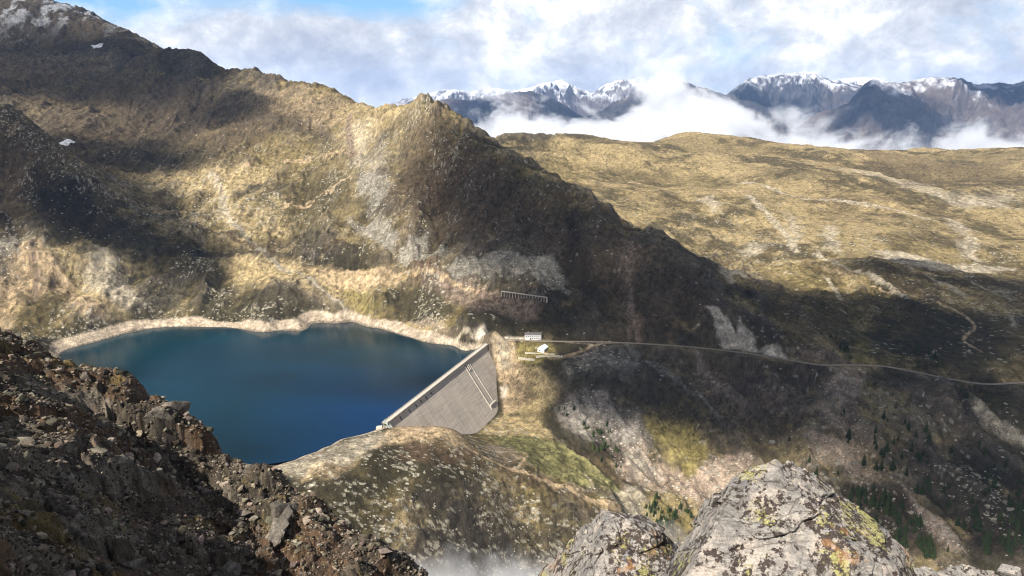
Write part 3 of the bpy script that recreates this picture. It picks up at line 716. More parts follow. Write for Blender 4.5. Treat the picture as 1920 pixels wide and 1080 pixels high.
# ------------------------------------------------------------------ lake and road
k = NT('lake_water')
n1 = k.noise(0.004, 3, 0.5, mapscale=(1, 2.2, 1), rot=(0, 0, 0.5)); n2 = k.noise(0.0016, 2, 0.5)
c = k.mix(k.ramp(n1, [(0.35, 0.0), (0.68, 1.0)]), (0.0005, 0.012, 0.020), (0.0006, 0.027, 0.042))
px_ = k.n('ShaderNodeSeparateXYZ'); k.link(k.coord, px_.inputs[0])
fb = k.math('MULTIPLY', k.math('ADD', px_.outputs[0], 260.0), 1 / 170.0)
fb = k.math('MULTIPLY', fb, k.math('MULTIPLY', k.math('SUBTRACT', 880.0, px_.outputs[1]), 1 / 220.0))
fb = k.n('ShaderNodeClamp'); 
fa = k.math('MULTIPLY', k.math('ADD', px_.outputs[0], 290.0), 1 / 190.0); fc = k.math('MULTIPLY', k.math('SUBTRACT', 850.0, px_.outputs[1]), 1 / 190.0)
fm = k.math('MINIMUM', fa, fc); k.link(k.math('ADD', fm, k.math('MULTIPLY', k.math('SUBTRACT', n1, 0.5), 1.6)), fb.inputs[0])
c = k.mix(fb.outputs[0], c, (0.0004, 0.021, 0.078))  # bluer towards the dam; reflections are partly put into this water colour
k.link(c, k.b.inputs['Base Color']); k.b.inputs['Roughness'].default_value = 0.12; k.b.inputs['IOR'].default_value = 1.33; k.b.inputs['Specular IOR Level'].default_value = 0.5
k.link(k.bump(k.noise(0.35, 3, 0.6, mapscale=(1, 2, 1)), 0.5, 0.16), k.b.inputs['Normal'])
M_water = k.m
nrm3 = lambda p: np.array([p[0], p[1], 0.0])
wpoly = [nrm3(D0 - 45 * np.array([*DAMV, 0])), nrm3(D0), nrm3(D1), nrm3(D1 + 30 * np.array([*DAMV, 0])), np.array([-100, 960, 0.]), np.array([-230, 1040, 0.]), np.array([-480, 1040, 0.]), np.array([-610, 920, 0.]), np.array([-610, 760, 0.]), np.array([-520, 660, 0.]), np.array([-420, 600, 0.]), np.array([-300, 560, 0.])]
m = MB(); m.face(wpoly); lake = m.build('lake_water', M_water); tag(lake, kind='structure')

k = NT('gravel_road'); n1 = k.noise(0.5, 5, 0.7)
k.link(k.ramp(n1, [(0.3, (0.20, 0.165, 0.125)), (0.7, (0.36, 0.31, 0.245))]), k.b.inputs['Base Color']); M_road = k.m
rp = np.concatenate([ROAD]); tg = np.gradient(rp, axis=0)[:, :2]; tg /= np.linalg.norm(tg, axis=1, keepdims=True); nr = np.stack([-tg[:, 1], tg[:, 0]], -1)
rows = []
for off in (-2.6, -1.3, 0, 1.3, 2.6):
    q = rp.copy(); q[:, :2] += nr * (off + 0.4 * vnoise(rp[:, 0] / 9 + off, rp[:, 1] / 9, 3)[:, None]); q[:, 2] += -0.02 if abs(off) < 2 else -0.10; rows.append(q)
Rr = np.array(rows)
road = grid_mesh('mountain_road', Rr[..., 0], Rr[..., 1], Rr[..., 2], M_road); tag(road, kind='structure')

# ------------------------------------------------------------------ the dam (local x along the crest, -y downstream, z up from the lake level)
k = NT('dam_concrete')
st1 = k.noise(1.0, 5, 0.65, mapscale=(0.05, 0.35, 0.55)); st2 = k.noise(1.0, 4, 0.6, mapscale=(0.30, 0.02, 0.02)); st3 = k.noise(0.035, 4, 0.6)
c = k.mix(k.ramp(st1, [(0.32, 0.0), (0.66, 1.0)]), (0.38, 0.33, 0.27), (0.57, 0.50, 0.42))
c = k.mix(k.ramp(st2, [(0.42, 0.0), (0.72, 0.55)]), c, (0.27, 0.24, 0.21)); c = k.mix(k.ramp(st3, [(0.45, 0.0), (0.75, 0.5)]), c, (0.56, 0.49, 0.41))
sx_ = k.n('ShaderNodeSeparateXYZ'); k.link(k.coord, sx_.inputs[0])
lift = k.math('FRACT', k.math('MULTIPLY', sx_.outputs[2], 1 / 2.5)); joint = k.math('FRACT', k.math('MULTIPLY', sx_.outputs[0], 1 / 15.0))
jl = k.math('MAXIMUM', k.math('LESS_THAN', lift, 0.13), k.math('LESS_THAN', joint, 0.03))
c = k.mix(k.math('MULTIPLY', jl, 0.22), c, (0.14, 0.125, 0.11)); k.link(c, k.b.inputs['Base Color'])
k.link(k.bump(k.math('SUBTRACT', st1, k.math('MULTIPLY', jl, 0.4)), 0.3, 0.8), k.b.inputs['Normal']); M_dam = k.m
M_pale = plain_mat('pale_concrete', (0.47, 0.43, 0.37), 0.2, 0.6); M_darkhole = plain_mat('dark_opening', (0.02, 0.02, 0.02), 0.2, 1.0)
M_steel = plain_mat('painted_steel', (0.42, 0.46, 0.42), 0.15, 1.0, 0.5); M_white = plain_mat('white_render', (0.80, 0.80, 0.78), 0.06, 0.7)
M_roofgrey = plain_mat('grey_roof', (0.20, 0.19, 0.18), 0.2, 0.6); M_metalroof = plain_mat('pale_metal_roof', (0.68, 0.74, 0.78), 0.06, 0.6, 0.6); M_brownwall = plain_mat('brown_wall', (0.13, 0.09, 0.07), 0.2, 1.0)
M_glass = plain_mat('window_glass', (0.03, 0.035, 0.04), 0.1, 1.0, 0.15); M_drystone = plain_mat('dry_stone', (0.46, 0.42, 0.34), 0.4, 0.8)
BAT = 0.70
dam = empty('concrete_dam', (D0[0], D0[1], 0), math.atan2(DAMV[1], DAMV[0]))
tag(dam, 'grey concrete gravity dam holding back the blue lake', 'dam')
L = DAML; ct = CREST
nx, nz = 90, 40
xs = np.linspace(-5, L + 5, nx)
prof = [(2.2, -70)] + [(2.2, ct)] + [(-3.0, ct)] + [(-3.0, ct - 3.2)] + [(-3.0 - BAT * q, ct - 3.2 - q) for q in np.linspace(0.01, 66, nz)]
prof = np.array(prof)
XX, PI_ = np.meshgrid(xs, np.arange(len(prof)))
yy = prof[PI_, 0]; zz = prof[PI_, 1]
body = grid_mesh('dam_wall', XX, yy, zz, M_dam, None, False); body.parent = dam
def face_pt(x, q, off=0.0):
    """point on the sloping face, q metres below its top, lifted off the face"""
    nl = math.hypot(1, BAT); return Vector((x, -3.0 - BAT * q - off * 1 / nl, ct - 3.2 - q + off * BAT / nl))
m = MB(); m.box(L / 2, -0.4, ct + 0.12, L + 9, 5.6, 0.24); m.build('crest_walkway', M_pale, dam)
for y_, lab in ((-3.2, 'parapet'), (2.3, 'parapet')):
    m = MB(); m.box(L / 2, y_, ct + 0.6, L + 9, 0.25, 0.72)
    x = -4.0
    while x < L + 4: m.box(x, y_, ct + 1.30, 0.6, 0.5, 0.12); m.box(x, y_ - (0.34 if y_ < 0 else -0.34), ct - 0.5, 0.7, 0.34, 1.9); x += 6.0
    m.build(lab, M_pale, dam)
for xr in (171.5, 183.5):
    m = MB()
    for i in range(12):
        q0 = 1.0 + i * 4.15; m.bar(face_pt(xr, q0, 0.55), face_pt(xr, q0 + 4.17, 0.4), 0.85, 1.0)
    m.build('spillway_rib', M_pale, dam)
for i, xg in enumerate((173.7, 177.5, 181.3)):
    m = MB(); m.bar(face_pt(xg, 0.2, 0.06), face_pt(xg, 6.2, 0.06), 2.5, 0.12); g_ = m.build('spillway_opening', M_darkhole, dam)
for xg in (175.6, 179.4):
    m = MB(); m.bar(face_pt(xg, -0.2, 0.6), face_pt(xg, 7.0, 0.6), 0.9, 1.6); m.build('spillway_pier', M_pale, dam)
for xg in (20, 38, 52, 63, 74, 86):
    m = MB(); m.bar(face_pt(xg, -0.3, 0.2), face_pt(xg, 2.2 + (xg % 7) * 0.2, 0.2), 0.9, 0.5); m.build('drain_slot', M_darkhole, dam)
m = MB(); m.bar(face_pt(172, 46.5, 0.8), face_pt(188, 46.8, 0.8), 2.2, 2.4)
m.build('toe_block', M_pale, dam)

# steel stairway from the near end of the crest down to the hill
sp = at_z(724, 792, ct); ep = at_Y(745, 818, sp[1] - 9)
stair = empty('steel_stairway', tuple(sp)); tag(stair, 'pale steel stairway leading down from the near end of the dam crest', 'stairway')
dv = Vector(ep - sp); sd = Vector((-dv.y, dv.x, 0)).normalized() * 1.3
m = MB(); m.box(0, 0, 0.1, 5.0, 4.0, 0.3); m.build('landing', M_steel, stair)
for sgn in (-1, 1):
    m = MB(); m.bar(sd * sgn, dv + sd * sgn, 0.45, 0.7); m.build('stringer', M_steel, stair)
    m = MB(); m.bar(sd * sgn + Vector((0, 0, 1.5)), dv + sd * sgn + Vector((0, 0, 1.5)), 0.22)
    for t in np.linspace(0, 1, 6): m.bar(dv * t + sd * sgn, dv * t + sd * sgn + Vector((0, 0, 1.5)), 0.18)
    m.build('handrail', M_steel, stair)
m = MB()
for t in np.linspace(0.04, 0.97, 18): m.bar(dv * t - sd * 0.85, dv * t + sd * 0.85, 0.5, 0.12)
m.build('treads', M_steel, stair)
for x_, y_, h_ in ((-2.0, -1.4, 13), (1.8, -1.4, 13), (-2.0, 1.4, 13), (1.8, 1.4, 13)):
    m = MB(); m.bar((x_, y_, -h_), (x_, y_, 2.4), 0.55); m.build('post', M_steel, stair)
pr = at_z(716, 803, 2.0)
m = MB(); m.hexa([(-6, -2.4, -6), (6, -2.4, -6), (6, 2.4, -6), (-6, 2.4, -6), (-5.4, -2, 1.6), (5.6, -2, 3.2), (5.6, 2, 3.2), (-5.4, 2, 1.6)]); m.box(0, -2.5, -1.2, 10.5, 0.35, 0.5)
o = m.build('concrete_pier', M_pale, None, 0.12); o.location = pr; tag(o, 'low white concrete pier at the water edge beside the stairway', 'pier')
# mast at the far end
mp = at_z(926, 637, ct)
mast = empty('signal_mast', tuple(mp)); tag(mast, 'thin dark mast standing at the far end of the dam crest', 'mast')
m = MB(); m.bar((0, 0, -3), (0, 0, 6.5), 0.35); m.build('pole', M_brownwall, mast)
m = MB(); m.bar((-0.9, 0, 6.2), (0.9, 0, 6.2), 0.25); m.box(0.7, 0, 5.4, 0.7, 0.6, 1.0); m.build('signal_box', M_brownwall, mast)

# ------------------------------------------------------------------ buildings and walls
def windows(parent, n, x0, x1, y, z, w, h):
    for i in range(n):
        x = x0 + (x1 - x0) * i / max(1, n - 1)
        m = MB(); 
        for dx, dz, sx, sz in ((-w / 2, 0, 0.14, h + 0.28), (w / 2, 0, 0.14, h + 0.28), (0, -h / 2, w, 0.14), (0, h / 2, w, 0.14)): m.box(x + dx, y - 0.05, z + dz, sx, 0.12, sz)
        f = m.build('window', M_white, parent)
        m = MB(); m.box(x, y - 0.02, z, w - 0.14, 0.05, h - 0.14); m.build('pane', M_glass, f)
hb = at_z(1000, 640.5, 9.6); hb[1] += 6.0
house = empty('keeper_house', tuple(hb), math.radians(3)); tag(house, 'long white two-storey house beside the road above the dam', 'house')
W_, Dp, H_ = 21.0, 9.0, 7.2
m = MB(); m.box(0, Dp / 2, H_ / 2 - 1, W_, Dp, H_ + 2); m.build('wall', M_white, house)
m = MB()
e = 0.5
m.hexa([(-W_ / 2 - e, -e, H_), (W_ / 2 + e, -e, H_), (W_ / 2 + e, Dp + e, H_), (-W_ / 2 - e, Dp + e, H_), (-W_ / 2 - e, Dp / 2 - .1, H_ + 2.0), (W_ / 2 + e, Dp / 2 - .1, H_ + 2.0), (W_ / 2 + e, Dp / 2 + .1, H_ + 2.0), (-W_ / 2 - e, Dp / 2 + .1, H_ + 2.0)])
rf = m.build('roof', M_roofgrey, house)
m = MB(); m.box(-W_ * .3, Dp / 2, H_ + 2.4, 1.0, 1.0, 2.0); m.build('chimney', M_pale, rf)
windows(house, 8, -W_ / 2 + 1.8, W_ / 2 - 1.8, -0.003, 5.3, 1.1, 1.3)
windows(house, 5, -1.0, W_ / 2 - 1.8, -0.003, 2.2, 1.1, 1.3)
m = MB(); m.box(-3.3, -0.06, 1.3, 1.6, 0.12, 2.6); d_ = m.build('door', M_brownwall, house); m = MB(); m.box(-2.8, -0.16, 1.2, 0.14, 0.1, 0.14); m.build('handle', M_steel, d_)
sb = ground_at(1018, 661, True)[0]
shed = empty('mountain_hut', (sb[0], sb[1] + 6, sb[2] - 0.6), math.radians(-28)); tag(shed, 'small hut with a pale metal gable roof on the grass below the road', 'hut')
W_, Dp, H_ = 9.0, 11.5, 5.2
m = MB(); m.box(0, 0, H_ / 2 - 1.5, W_, Dp, H_ + 3)
for y_ in (-Dp / 2, Dp / 2 - 0.3): m.hexa([(-W_ / 2, y_, H_), (W_ / 2, y_, H_), (W_ / 2, y_ + .3, H_), (-W_ / 2, y_ + .3, H_), (-.1, y_, H_ + 2.9), (.1, y_, H_ + 2.9), (.1, y_ + .3, H_ + 2.9), (-.1, y_ + .3, H_ + 2.9)])
m.build('wall', M_white, shed)
for sgn, mt in ((-1, M_metalroof), (1, M_metalroof)):
    m = MB(); m.hexa([(0, -Dp / 2 - .6, H_ + 3.0), (sgn * (W_ / 2 + .6), -Dp / 2 - .6, H_ - .3), (sgn * (W_ / 2 + .6), Dp / 2 + .6, H_ - .3), (0, Dp / 2 + .6, H_ + 3.0), (0, -Dp / 2 - .6, H_ + 3.25), (sgn * (W_ / 2 + .6), -Dp / 2 - .6, H_ - .05), (sgn * (W_ / 2 + .6), Dp / 2 + .6, H_ - .05), (0, Dp / 2 + .6, H_ + 3.25)])
    m.build('roof_slope', mt, shed)
m = MB(); m.box(W_ / 2 + 0.06, -1, 1.5, 0.14, 2.6, 3.0); m.box(W_ / 2 + .05, 2.6, 2.6, 0.12, 1.6, 1.4); m.build('gate', M_brownwall, shed)
m = MB(); m.box(-1.6, -Dp / 2 - .05, 2.6, 1.3, 0.12, 1.5); m.build('window', M_glass, shed)
# low stone walls stepping down below the hut
for (ua, va, ub, vb, h_, lab) in ((985, 663, 1040, 666, 1.8, 'low pale stone wall just below the small hut'), (1005, 671, 1055, 670, 2.6, 'thick pale stone wall, lower right of the hut walls'), (972, 672, 1003, 676, 1.8, 'low pale stone wall farthest down the grass from the hut')):
    pa, pb = ground_at([ua, ub], [va, vb], True)
    c0 = (pa + pb) / 2; m = MB(); n_ = 9; dv = (pb - pa) / n_
    for i in range(n_):
        a_ = pa + dv * i - c0; b_ = a_ + dv; hh = h_ * (0.85 + 0.3 * random.random()); m.bar((a_[0], a_[1], a_[2] + hh / 2 - 1), (b_[0], b_[1], b_[2] + hh / 2 - 1), 1.3 + .2 * random.random(), hh + 2)
    o = m.build('stone_wall', M_drystone); o.location = c0; tag(o, lab, 'wall', 'stone walls stepping down below the hut')
# avalanche gallery high on the slope
pa, pb = ground_at([941, 1026], [558, 567], True); pa[2] += 4.5; pb[2] += 2.5
c0 = (pa + pb) / 2; gal = empty('rockfall_gallery', tuple(c0)); tag(gal, 'long grey concrete rockfall gallery with a row of pillars on the brown slope', 'gallery')
d3 = Vector(pb - pa); nrmv = Vector((-d3.y, d3.x, 0)).normalized()
if nrmv.y > 0: nrmv = -nrmv
m = MB(); m.bar(Vector(pa - c0) + Vector((0, 0, 5.0)) + nrmv * 1.5, Vector(pb - c0) + Vector((0, 0, 5.0)) + nrmv * 1.5, 3.4, 0.8); m.build('roof_slab', M_drystone, gal)
m = MB(); m.bar(Vector(pa - c0) + Vector((0, 0, 0)), Vector(pb - c0) + Vector((0, 0, 0)), 1.2, 9.0); m.build('back_wall', M_brownwall, gal)
for i in range(17):
    t = i / 16; q = Vector(pa - c0) + d3 * t + nrmv * 3.0; m = MB(); m.box(q.x, q.y, q.z + 1.2, 0.9 if i < 16 else 2.2, 0.9, 6.2); m.build('pillar', M_drystone, gal)

# ------------------------------------------------------------------ the rocky mountainside in front, from the camera's stand down to its rib
crest_px = [(-60, 610, 88), (0, 640, 88), (60, 662, 88), (110, 684, 88), (160, 702, 88), (210, 714, 87), (240, 722, 87), (268, 742, 86), (300, 755, 85), (318, 762, 85), (335, 785, 84.5), (360, 805, 84), (400, 848, 82), (450, 874, 81), (500, 892, 80), (540, 907, 79), (570, 932, 78), (620, 967, 77),
            (680, 1007, 75), (740, 1042, 73), (780, 1072, 72), (800, 1120, 70), (820, 1200, 67)]
inner_px = [(30, 672, 81), (70, 705, 80), (130, 742, 79), (190, 780, 78), (240, 810, 77), (290, 846, 76), (330, 876, 75.5), (380, 918, 74), (440, 952, 73), (510, 980, 72), (590, 1014, 70), (680, 1062, 67),
            (0, 800, 60), (100, 800, 63), (200, 850, 64), (250, 880, 66), (330, 930, 67), (380, 980, 66), (0, 950, 46), (100, 950, 50), (200, 1000, 54), (300, 1000, 60), (400, 1050, 60), (500, 1050, 64), (600, 1080, 65),
            (0, 1080, 36), (200, 1080, 46), (400, 1100, 54), (600, 1150, 60), (0, 1300, 26), (300, 1300, 40), (600, 1400, 48), (750, 1200, 64), (700, 1300, 57)]
near = [at_Y(*q) for q in crest_px]
near += [q + np.array([-20, 26, -34.]) for q in near[:len(crest_px)]] + [q + np.array([-75, 110, -150.]) for q in near[:len(crest_px)][::2]]
near += [at_Y(*q) for q in inner_px]
# shadow of the crag above: its edge on the slope, lifted toward the sun, is the line of the crag's crest
shade_px = [(30, 676), (70, 700), (130, 738), (190, 775), (240, 806), (290, 842), (330, 872), (380, 915), (440, 950), (510, 978), (590, 1012), (680, 1060)]
def near_hit(u, v, H, y0=20, y1=125):
    ys = np.linspace(y0, y1, 500); d = ray(u, v); p = CAM + d[None] * (ys / d[1])[:, None]
    b = p[:, 2] <= H(p[:, 0], p[:, 1]); i = b.argmax() if b.any() else len(ys) - 1
    return p[i]


near += [at_Y(u_, v_, y_) for y_ in (3.5, 6, 10, 15, 22) for u_, v_ in ((-60, 1500), (200, 1500), (500, 1560), (-500, 1360))]
near += [np.array([-150, 60, 325.]), np.array([-160, -100, 380.]), np.array([-60, -120, 372.]), np.array([-30, -40, 335.]), np.array([-14, -10, 324.]), np.array([-30, -8, 327.]), np.array([-60, 20, 318.]), np.array([-85, 45, 318.]), np.array([-70, -10, 335.]), np.array([-90, -20, 342.]), np.array([-110, 20, 335.]), np.array([-100, -60, 362.])]
# ledge under the camera and the drop in front of it
for p in [(0, 0.4, 318.2), (-1.5, 1.5, 317.5), (1.5, 1.5, 317.6), (0, 3, 316.2), (2, 4.5, 315.2), (4, 5, 314.8), (1, 6.5, 313.6), (3.5, 7.5, 313.4), (6, 7.5, 312.8), (-1, 5, 313.6), (0, 8.5, 310.5), (3, 10, 310), (7, 10, 309.5), (12, 12, 306),
          (0, 14, 303), (5, 15, 305), (10, 18, 300), (18, 20, 297), (0, 25, 290), (10, 30, 287), (25, 32, 286), (0, 50, 262), (20, 55, 256), (45, 55, 258), (0, 90, 222), (30, 100, 208), (70, 95, 214), (10, 160, 150), (60, 170, 140), (120, 160, 145), (0, 250, 60), (100, 260, 40), (200, 240, 60),
          (8, -6, 320), (0, -8, 322), (30, 0, 308), (60, 20, 290), (4, 2, 317), (0.5, -1.5, 318.6), (-2, -2, 319.5), (2, -2, 318.7)]:
    near.append(np.array(p, float))
# far edge sinks under the valley ground
for a_ in np.radians(np.arange(-65, 60, 9.0)):
    p = np.array([math.sin(a_) * 300, math.cos(a_) * 300]); near.append(np.array([p[0], p[1], min(150, float(base_height(p[0], p[1])) - 22)]))
NB = RBF(np.array(near), 0.02, 1e-3)

CRAG = np.array([near_hit(*q, NB) + SUN * 150 - np.array([0, 0, 1.0]) for q in shade_px])
CRAG = np.vstack([CRAG[0] + [-14, -26, 4], CRAG, CRAG[-1] + [10, 10, -30]])
SHADE_CONES = [near_hit(u_, v_, NB) + SUN * s_ + np.array([0, 0, 5.0]) for u_, v_ in ((0, 780), (90, 830), (180, 870), (270, 920), (350, 970), (430, 1010), (520, 1050), (600, 1078), (0, 900), (120, 940), (240, 990), (340, 1040), (430, 1075), (0, 1020), (150, 1050), (260, 1075)) for s_ in (150, 158)]  # unseen cones added to the crag so its shadow fills the slope


def near_height(x, y):
    z = NB(x, y)
    dc, zc = poly_dist(x, y, CRAG)
    z = np.maximum(z, zc + 1.5 - dc * 1.7 - 0.02 * dc * dc)
    for pk in SHADE_CONES: z = np.maximum(z, pk[2] - 1.5 * np.hypot(x - pk[0], y - pk[1]))
    r = np.hypot(x, y); am = sstep(3, 30, r)
    qx = x + 0.7 * fbm(x / 6, y / 6, 3, 401) * 3; qy = y + 0.7 * fbm(x / 6, y / 6, 3, 407) * 3
    z = z + am * (fbm(qx / 16, qy / 16 + z / 30, 4, 411, 0.55, True) * 1.2 + fbm(qx / 4.5, qy / 4.5 + z / 6, 5, 421, 0.65, True) * 0.8)
    f1, f2, idv = worley(qx / 2.6, (qy + 0.6 * z) / 3.4, 431)
    z = z + am * (idv - 0.5) * 1.3 * sstep(0.0, 0.12, f2 - f1)
    f1, f2, idv = worley(qx / 6.5 + 3.3, (qy + 0.9 * z) / 5.0, 437)
    z = z + am * (idv - 0.5) * 2.2 * sstep(0.0, 0.10, f2 - f1)
    f1, f2, idv = worley(x / 0.9, y / 1.2, 441)
    z = z + (0.15 + 0.85 * am) * (idv - 0.5) * 0.42 * sstep(0.0, 0.2, f2 - f1) * sstep(150, 110, r)
    z = z + fbm(x / 0.7, y / 0.7, 3, 451) * 0.10 * (0.3 + 0.7 * am)
    return np.minimum(z, 318.2 + 0.6 * np.maximum(r - 3, 0))


aa = np.concatenate([np.linspace(-178, -48, 170)[:-1], np.linspace(-48, -36.8, 40)[:-1], np.linspace(-36.8, -2, 660)[:-1], np.linspace(-2, 62, 260)])
ra = np.exp(np.concatenate([np.linspace(math.log(1.2), math.log(24), 150)[:-1], np.linspace(math.log(24), math.log(135), 620)[:-1], np.linspace(math.log(135), math.log(300), 60)]))
Ag, Rg = np.meshgrid(np.radians(aa), ra); NX, NY = np.sin(Ag) * Rg, np.cos(Ag) * Rg
NZ = near_height(NX, NY)


def near_colour(x, y, z):
    b = fbm(x / 14, y / 14, 4, 501); mm = fbm(x / 3, y / 3, 4, 511, 0.6); f = fbm(x / 0.5, y / 0.5, 3, 521, 0.65)
    K = {k_: np.array(v_, np.float32) for k_, v_ in KIND.items()}
    col = np.zeros(x.shape + (3,), np.float32) + np.array((0.058, 0.048, 0.036), np.float32)
    w = sstep(-0.2, 0.3, mm + 0.4 * b + 0.3 * f)[..., None]; col = col * (1 - w) + np.array((0.125, 0.108, 0.085), np.float32) * w
    w = (sstep(0.0, 0.35, fbm(x / 7, y / 7, 4, 531) + 0.35 * f) * 0.85)[..., None]; col = col * (1 - w) + np.array((0.085, 0.050, 0.028), np.float32) * w
    w = (sstep(0.2, 0.45, fbm(x / 5, y / 5, 4, 541) + 0.3 * f) * 0.8)[..., None]; col = col * (1 - w) + np.array((0.105, 0.078, 0.030), np.float32) * w
    w = (sstep(0.1, 0.4, fbm(x / 1.6, y / 1.6, 3, 551)) * 0.5)[..., None]; col = col * (1 - w) + np.array((0.06, 0.05, 0.043), np.float32) * w
    return np.clip(col * (1 + 0.6 * f[..., None]), 0.01, 0.8)


M_near = ground_mat('mountainside_ground', 5.0, 0.8, 0.6, 1.45, 0.12)
near_o = grid_mesh('mountainside', NX, NY, NZ, M_near, near_colour(NX, NY, NZ)); tag(near_o, kind='structure')


# ---- angular stones
def ico(sub):
    bm = bmesh.new(); bmesh.ops.create_icosphere(bm, subdivisions=sub, radius=1.0)
    v = np.array([x.co[:] for x in bm.verts], np.float32); f = np.array([[q.index for q in x.verts] for x in bm.faces], np.int32); bm.free(); return v, f


def faceted(dirs, normals, dist):
    dn = dirs @ normals.T
    rr = np.where(dn > 1e-3, dist[None] / np.maximum(dn, 1e-3), 1e9).min(1)
    return dirs * rr[:, None]


def stone_shape(seed, sub, nplanes=13, flat=0.6):
    g = np.random.default_rng(seed); d, f = ico(sub)
    n = g.normal(size=(nplanes, 3)); n /= np.linalg.norm(n, axis=1, keepdims=True)
    n = np.vstack([n, [[0, 0, 1], [0, 0, -1]]]); di = np.concatenate([g.uniform(0.55, 1.0, nplanes), [flat, flat]])
    v = faceted(d, n, di); v[:, 0] *= g.uniform(1.0, 1.6); return v.astype(np.float32), f


def rots(n, g, tilt=0.5):
    """random rotations: spin about z then a tilt"""
    a = g.uniform(0, 2 * np.pi, n); b = g.normal(0, tilt, n); c = g.uniform(0, 2 * np.pi, n)
    ca, sa, cb, sb_, cc, sc_ = np.cos(a), np.sin(a), np.cos(b), np.sin(b), np.cos(c), np.sin(c); o = np.zeros(n); i = np.ones(n)
    Rz = np.stack([ca, -sa, o, sa, ca, o, o, o, i], -1).reshape(n, 3, 3); Rx = np.stack([i, o, o, o, cb, -sb_, o, sb_, cb], -1).reshape(n, 3, 3); Rz2 = np.stack([cc, -sc_, o, sc_, cc, o, o, o, i], -1).reshape(n, 3, 3)
    return Rz2 @ Rx @ Rz


def stone_field(name, pts, size, cols, mat, g, sub=2, tilt=0.5, variants=9):
    V = []; F = []; CC = []; off = 0
    vid = g.integers(0, variants, len(pts)); R = rots(len(pts), g, tilt)
    for k_ in range(variants):
        v, f = stone_shape(900 + k_, sub); ix = np.nonzero(vid == k_)[0]
        if not len(ix): continue
        w = np.einsum('nij,vj->nvi', R[ix], v) * size[ix, None, None] + pts[ix, None, :]
        V.append(w.reshape(-1, 3)); F.append((f[None] + (np.arange(len(ix)) * len(v))[:, None, None]).reshape(-1, 3) + off); CC.append(np.repeat(cols[ix], len(v), axis=0)); off += len(ix) * len(v)
    return raw_mesh(name, np.concatenate(V), np.concatenate(F), mat, np.concatenate(CC), None, False)


M_stone = ground_mat('loose_stone', 6.0, 1.4, 0.6, 1.4, 0.06)
g = np.random.default_rng(21)
def scatter(n_, smin, mean, big, seed, sub, name):
    g = np.random.default_rng(seed)
    ang = np.radians(g.uniform(-38.5, -2, n_)); rad = np.exp(g.uniform(math.log(30), math.log(118), n_))
    x, y = np.sin(ang) * rad, np.cos(ang) * rad
    dens = 0.25 + 0.75 * sstep(-0.3, 0.3, fbm(x / 8, y / 8, 4, 601))
    kp = g.uniform(size=n_) < dens * (rad / 118) ** 0.8; x, y = x[kp], y[kp]; n_ = len(x)
    size = smin * np.exp(np.minimum(g.exponential(mean, n_), big)) * (0.6 + 0.4 * np.hypot(x, y) / 90)
    z = near_height(x, y) + size * 0.05
    cols = np.array([0.175, 0.148, 0.115])[None] * (0.2 + 1.5 * g.uniform(0, 1, (n_, 1)) ** 1.8) * g.uniform(0.92, 1.08, (n_, 3))
    o = stone_field(name, np.stack([x, y, z], -1), size, cols.astype(np.float32), M_stone, g, sub); tag(o, kind='stuff')


scatter(120000, 0.07, 0.35, 1.0, 21, 1, 'rubble')
scatter(11000, 0.17, 0.38, 1.1, 22, 2, 'rubble')
# large blocks one can tell apart on the slope
M_block = ground_mat('block_stone', 3.0, 0.7, 0.6, 1.4, 0.15)
blocks = [(322, 768, 1.9, 'pale jagged block perched on the shoulder of the dark slope, against the lake'), (298, 778, 1.5, 'dark cleft block just left of the perched jagged block'), (545, 965, 1.8, 'tall smooth grey slab standing out on the lower slope'), (225, 870, 1.5, 'big dark block in the shade in the middle of the slope'),
          (160, 705, 0.9, 'sunlit block on the crest of the rib above the left shore'), (385, 925, 1.1, 'rounded grey block below the shadow edge'), (445, 980, 0.9, 'brownish block beside the smooth grey slab'), (430, 1070, 1.2, 'grey block at the bottom edge of the picture on the slope'),
          (130, 960, 0.9, 'mossy dark block far down the shaded slope'), (255, 1060, 1.0, 'broad dark slab at the bottom of the shaded slope'), (510, 1020, 0.9, 'low grey block beneath the tall smooth slab')]
for i, (u, v, sz, lab) in enumerate(blocks):
    p = near_hit(u, v, near_height); vv, ff = stone_shape(700 + i, 4, 11, 0.75)
    n3 = fbm(vv[:, 0] * 2 + i, vv[:, 1] * 2 + vv[:, 2] * 1.7, 4, 611); vv = vv * (1 + 0.10 * n3[:, None]); vv *= sz * np.array([0.75, 0.6, 1.0 if i != 2 else 1.25])
    Rm = rots(1, np.random.default_rng(40 + i), 0.35)[0]; vv = vv @ Rm.T
    cb = np.zeros((len(vv), 3), np.float32) + np.array([0.15, 0.132, 0.11]) * (0.8 + 0.04 * (i * 5 % 9)); cb *= (1 + 0.5 * fbm(vv[:, 0] * 3, vv[:, 2] * 3 + vv[:, 1], 4, 621))[:, None]
    o = raw_mesh('slope_block', vv, ff, M_block, cb, None, False); o.location = p + np.array([0, 0, -sz * 0.22]); tag(o, lab, 'rock', 'large blocks lying on the shaded slope')

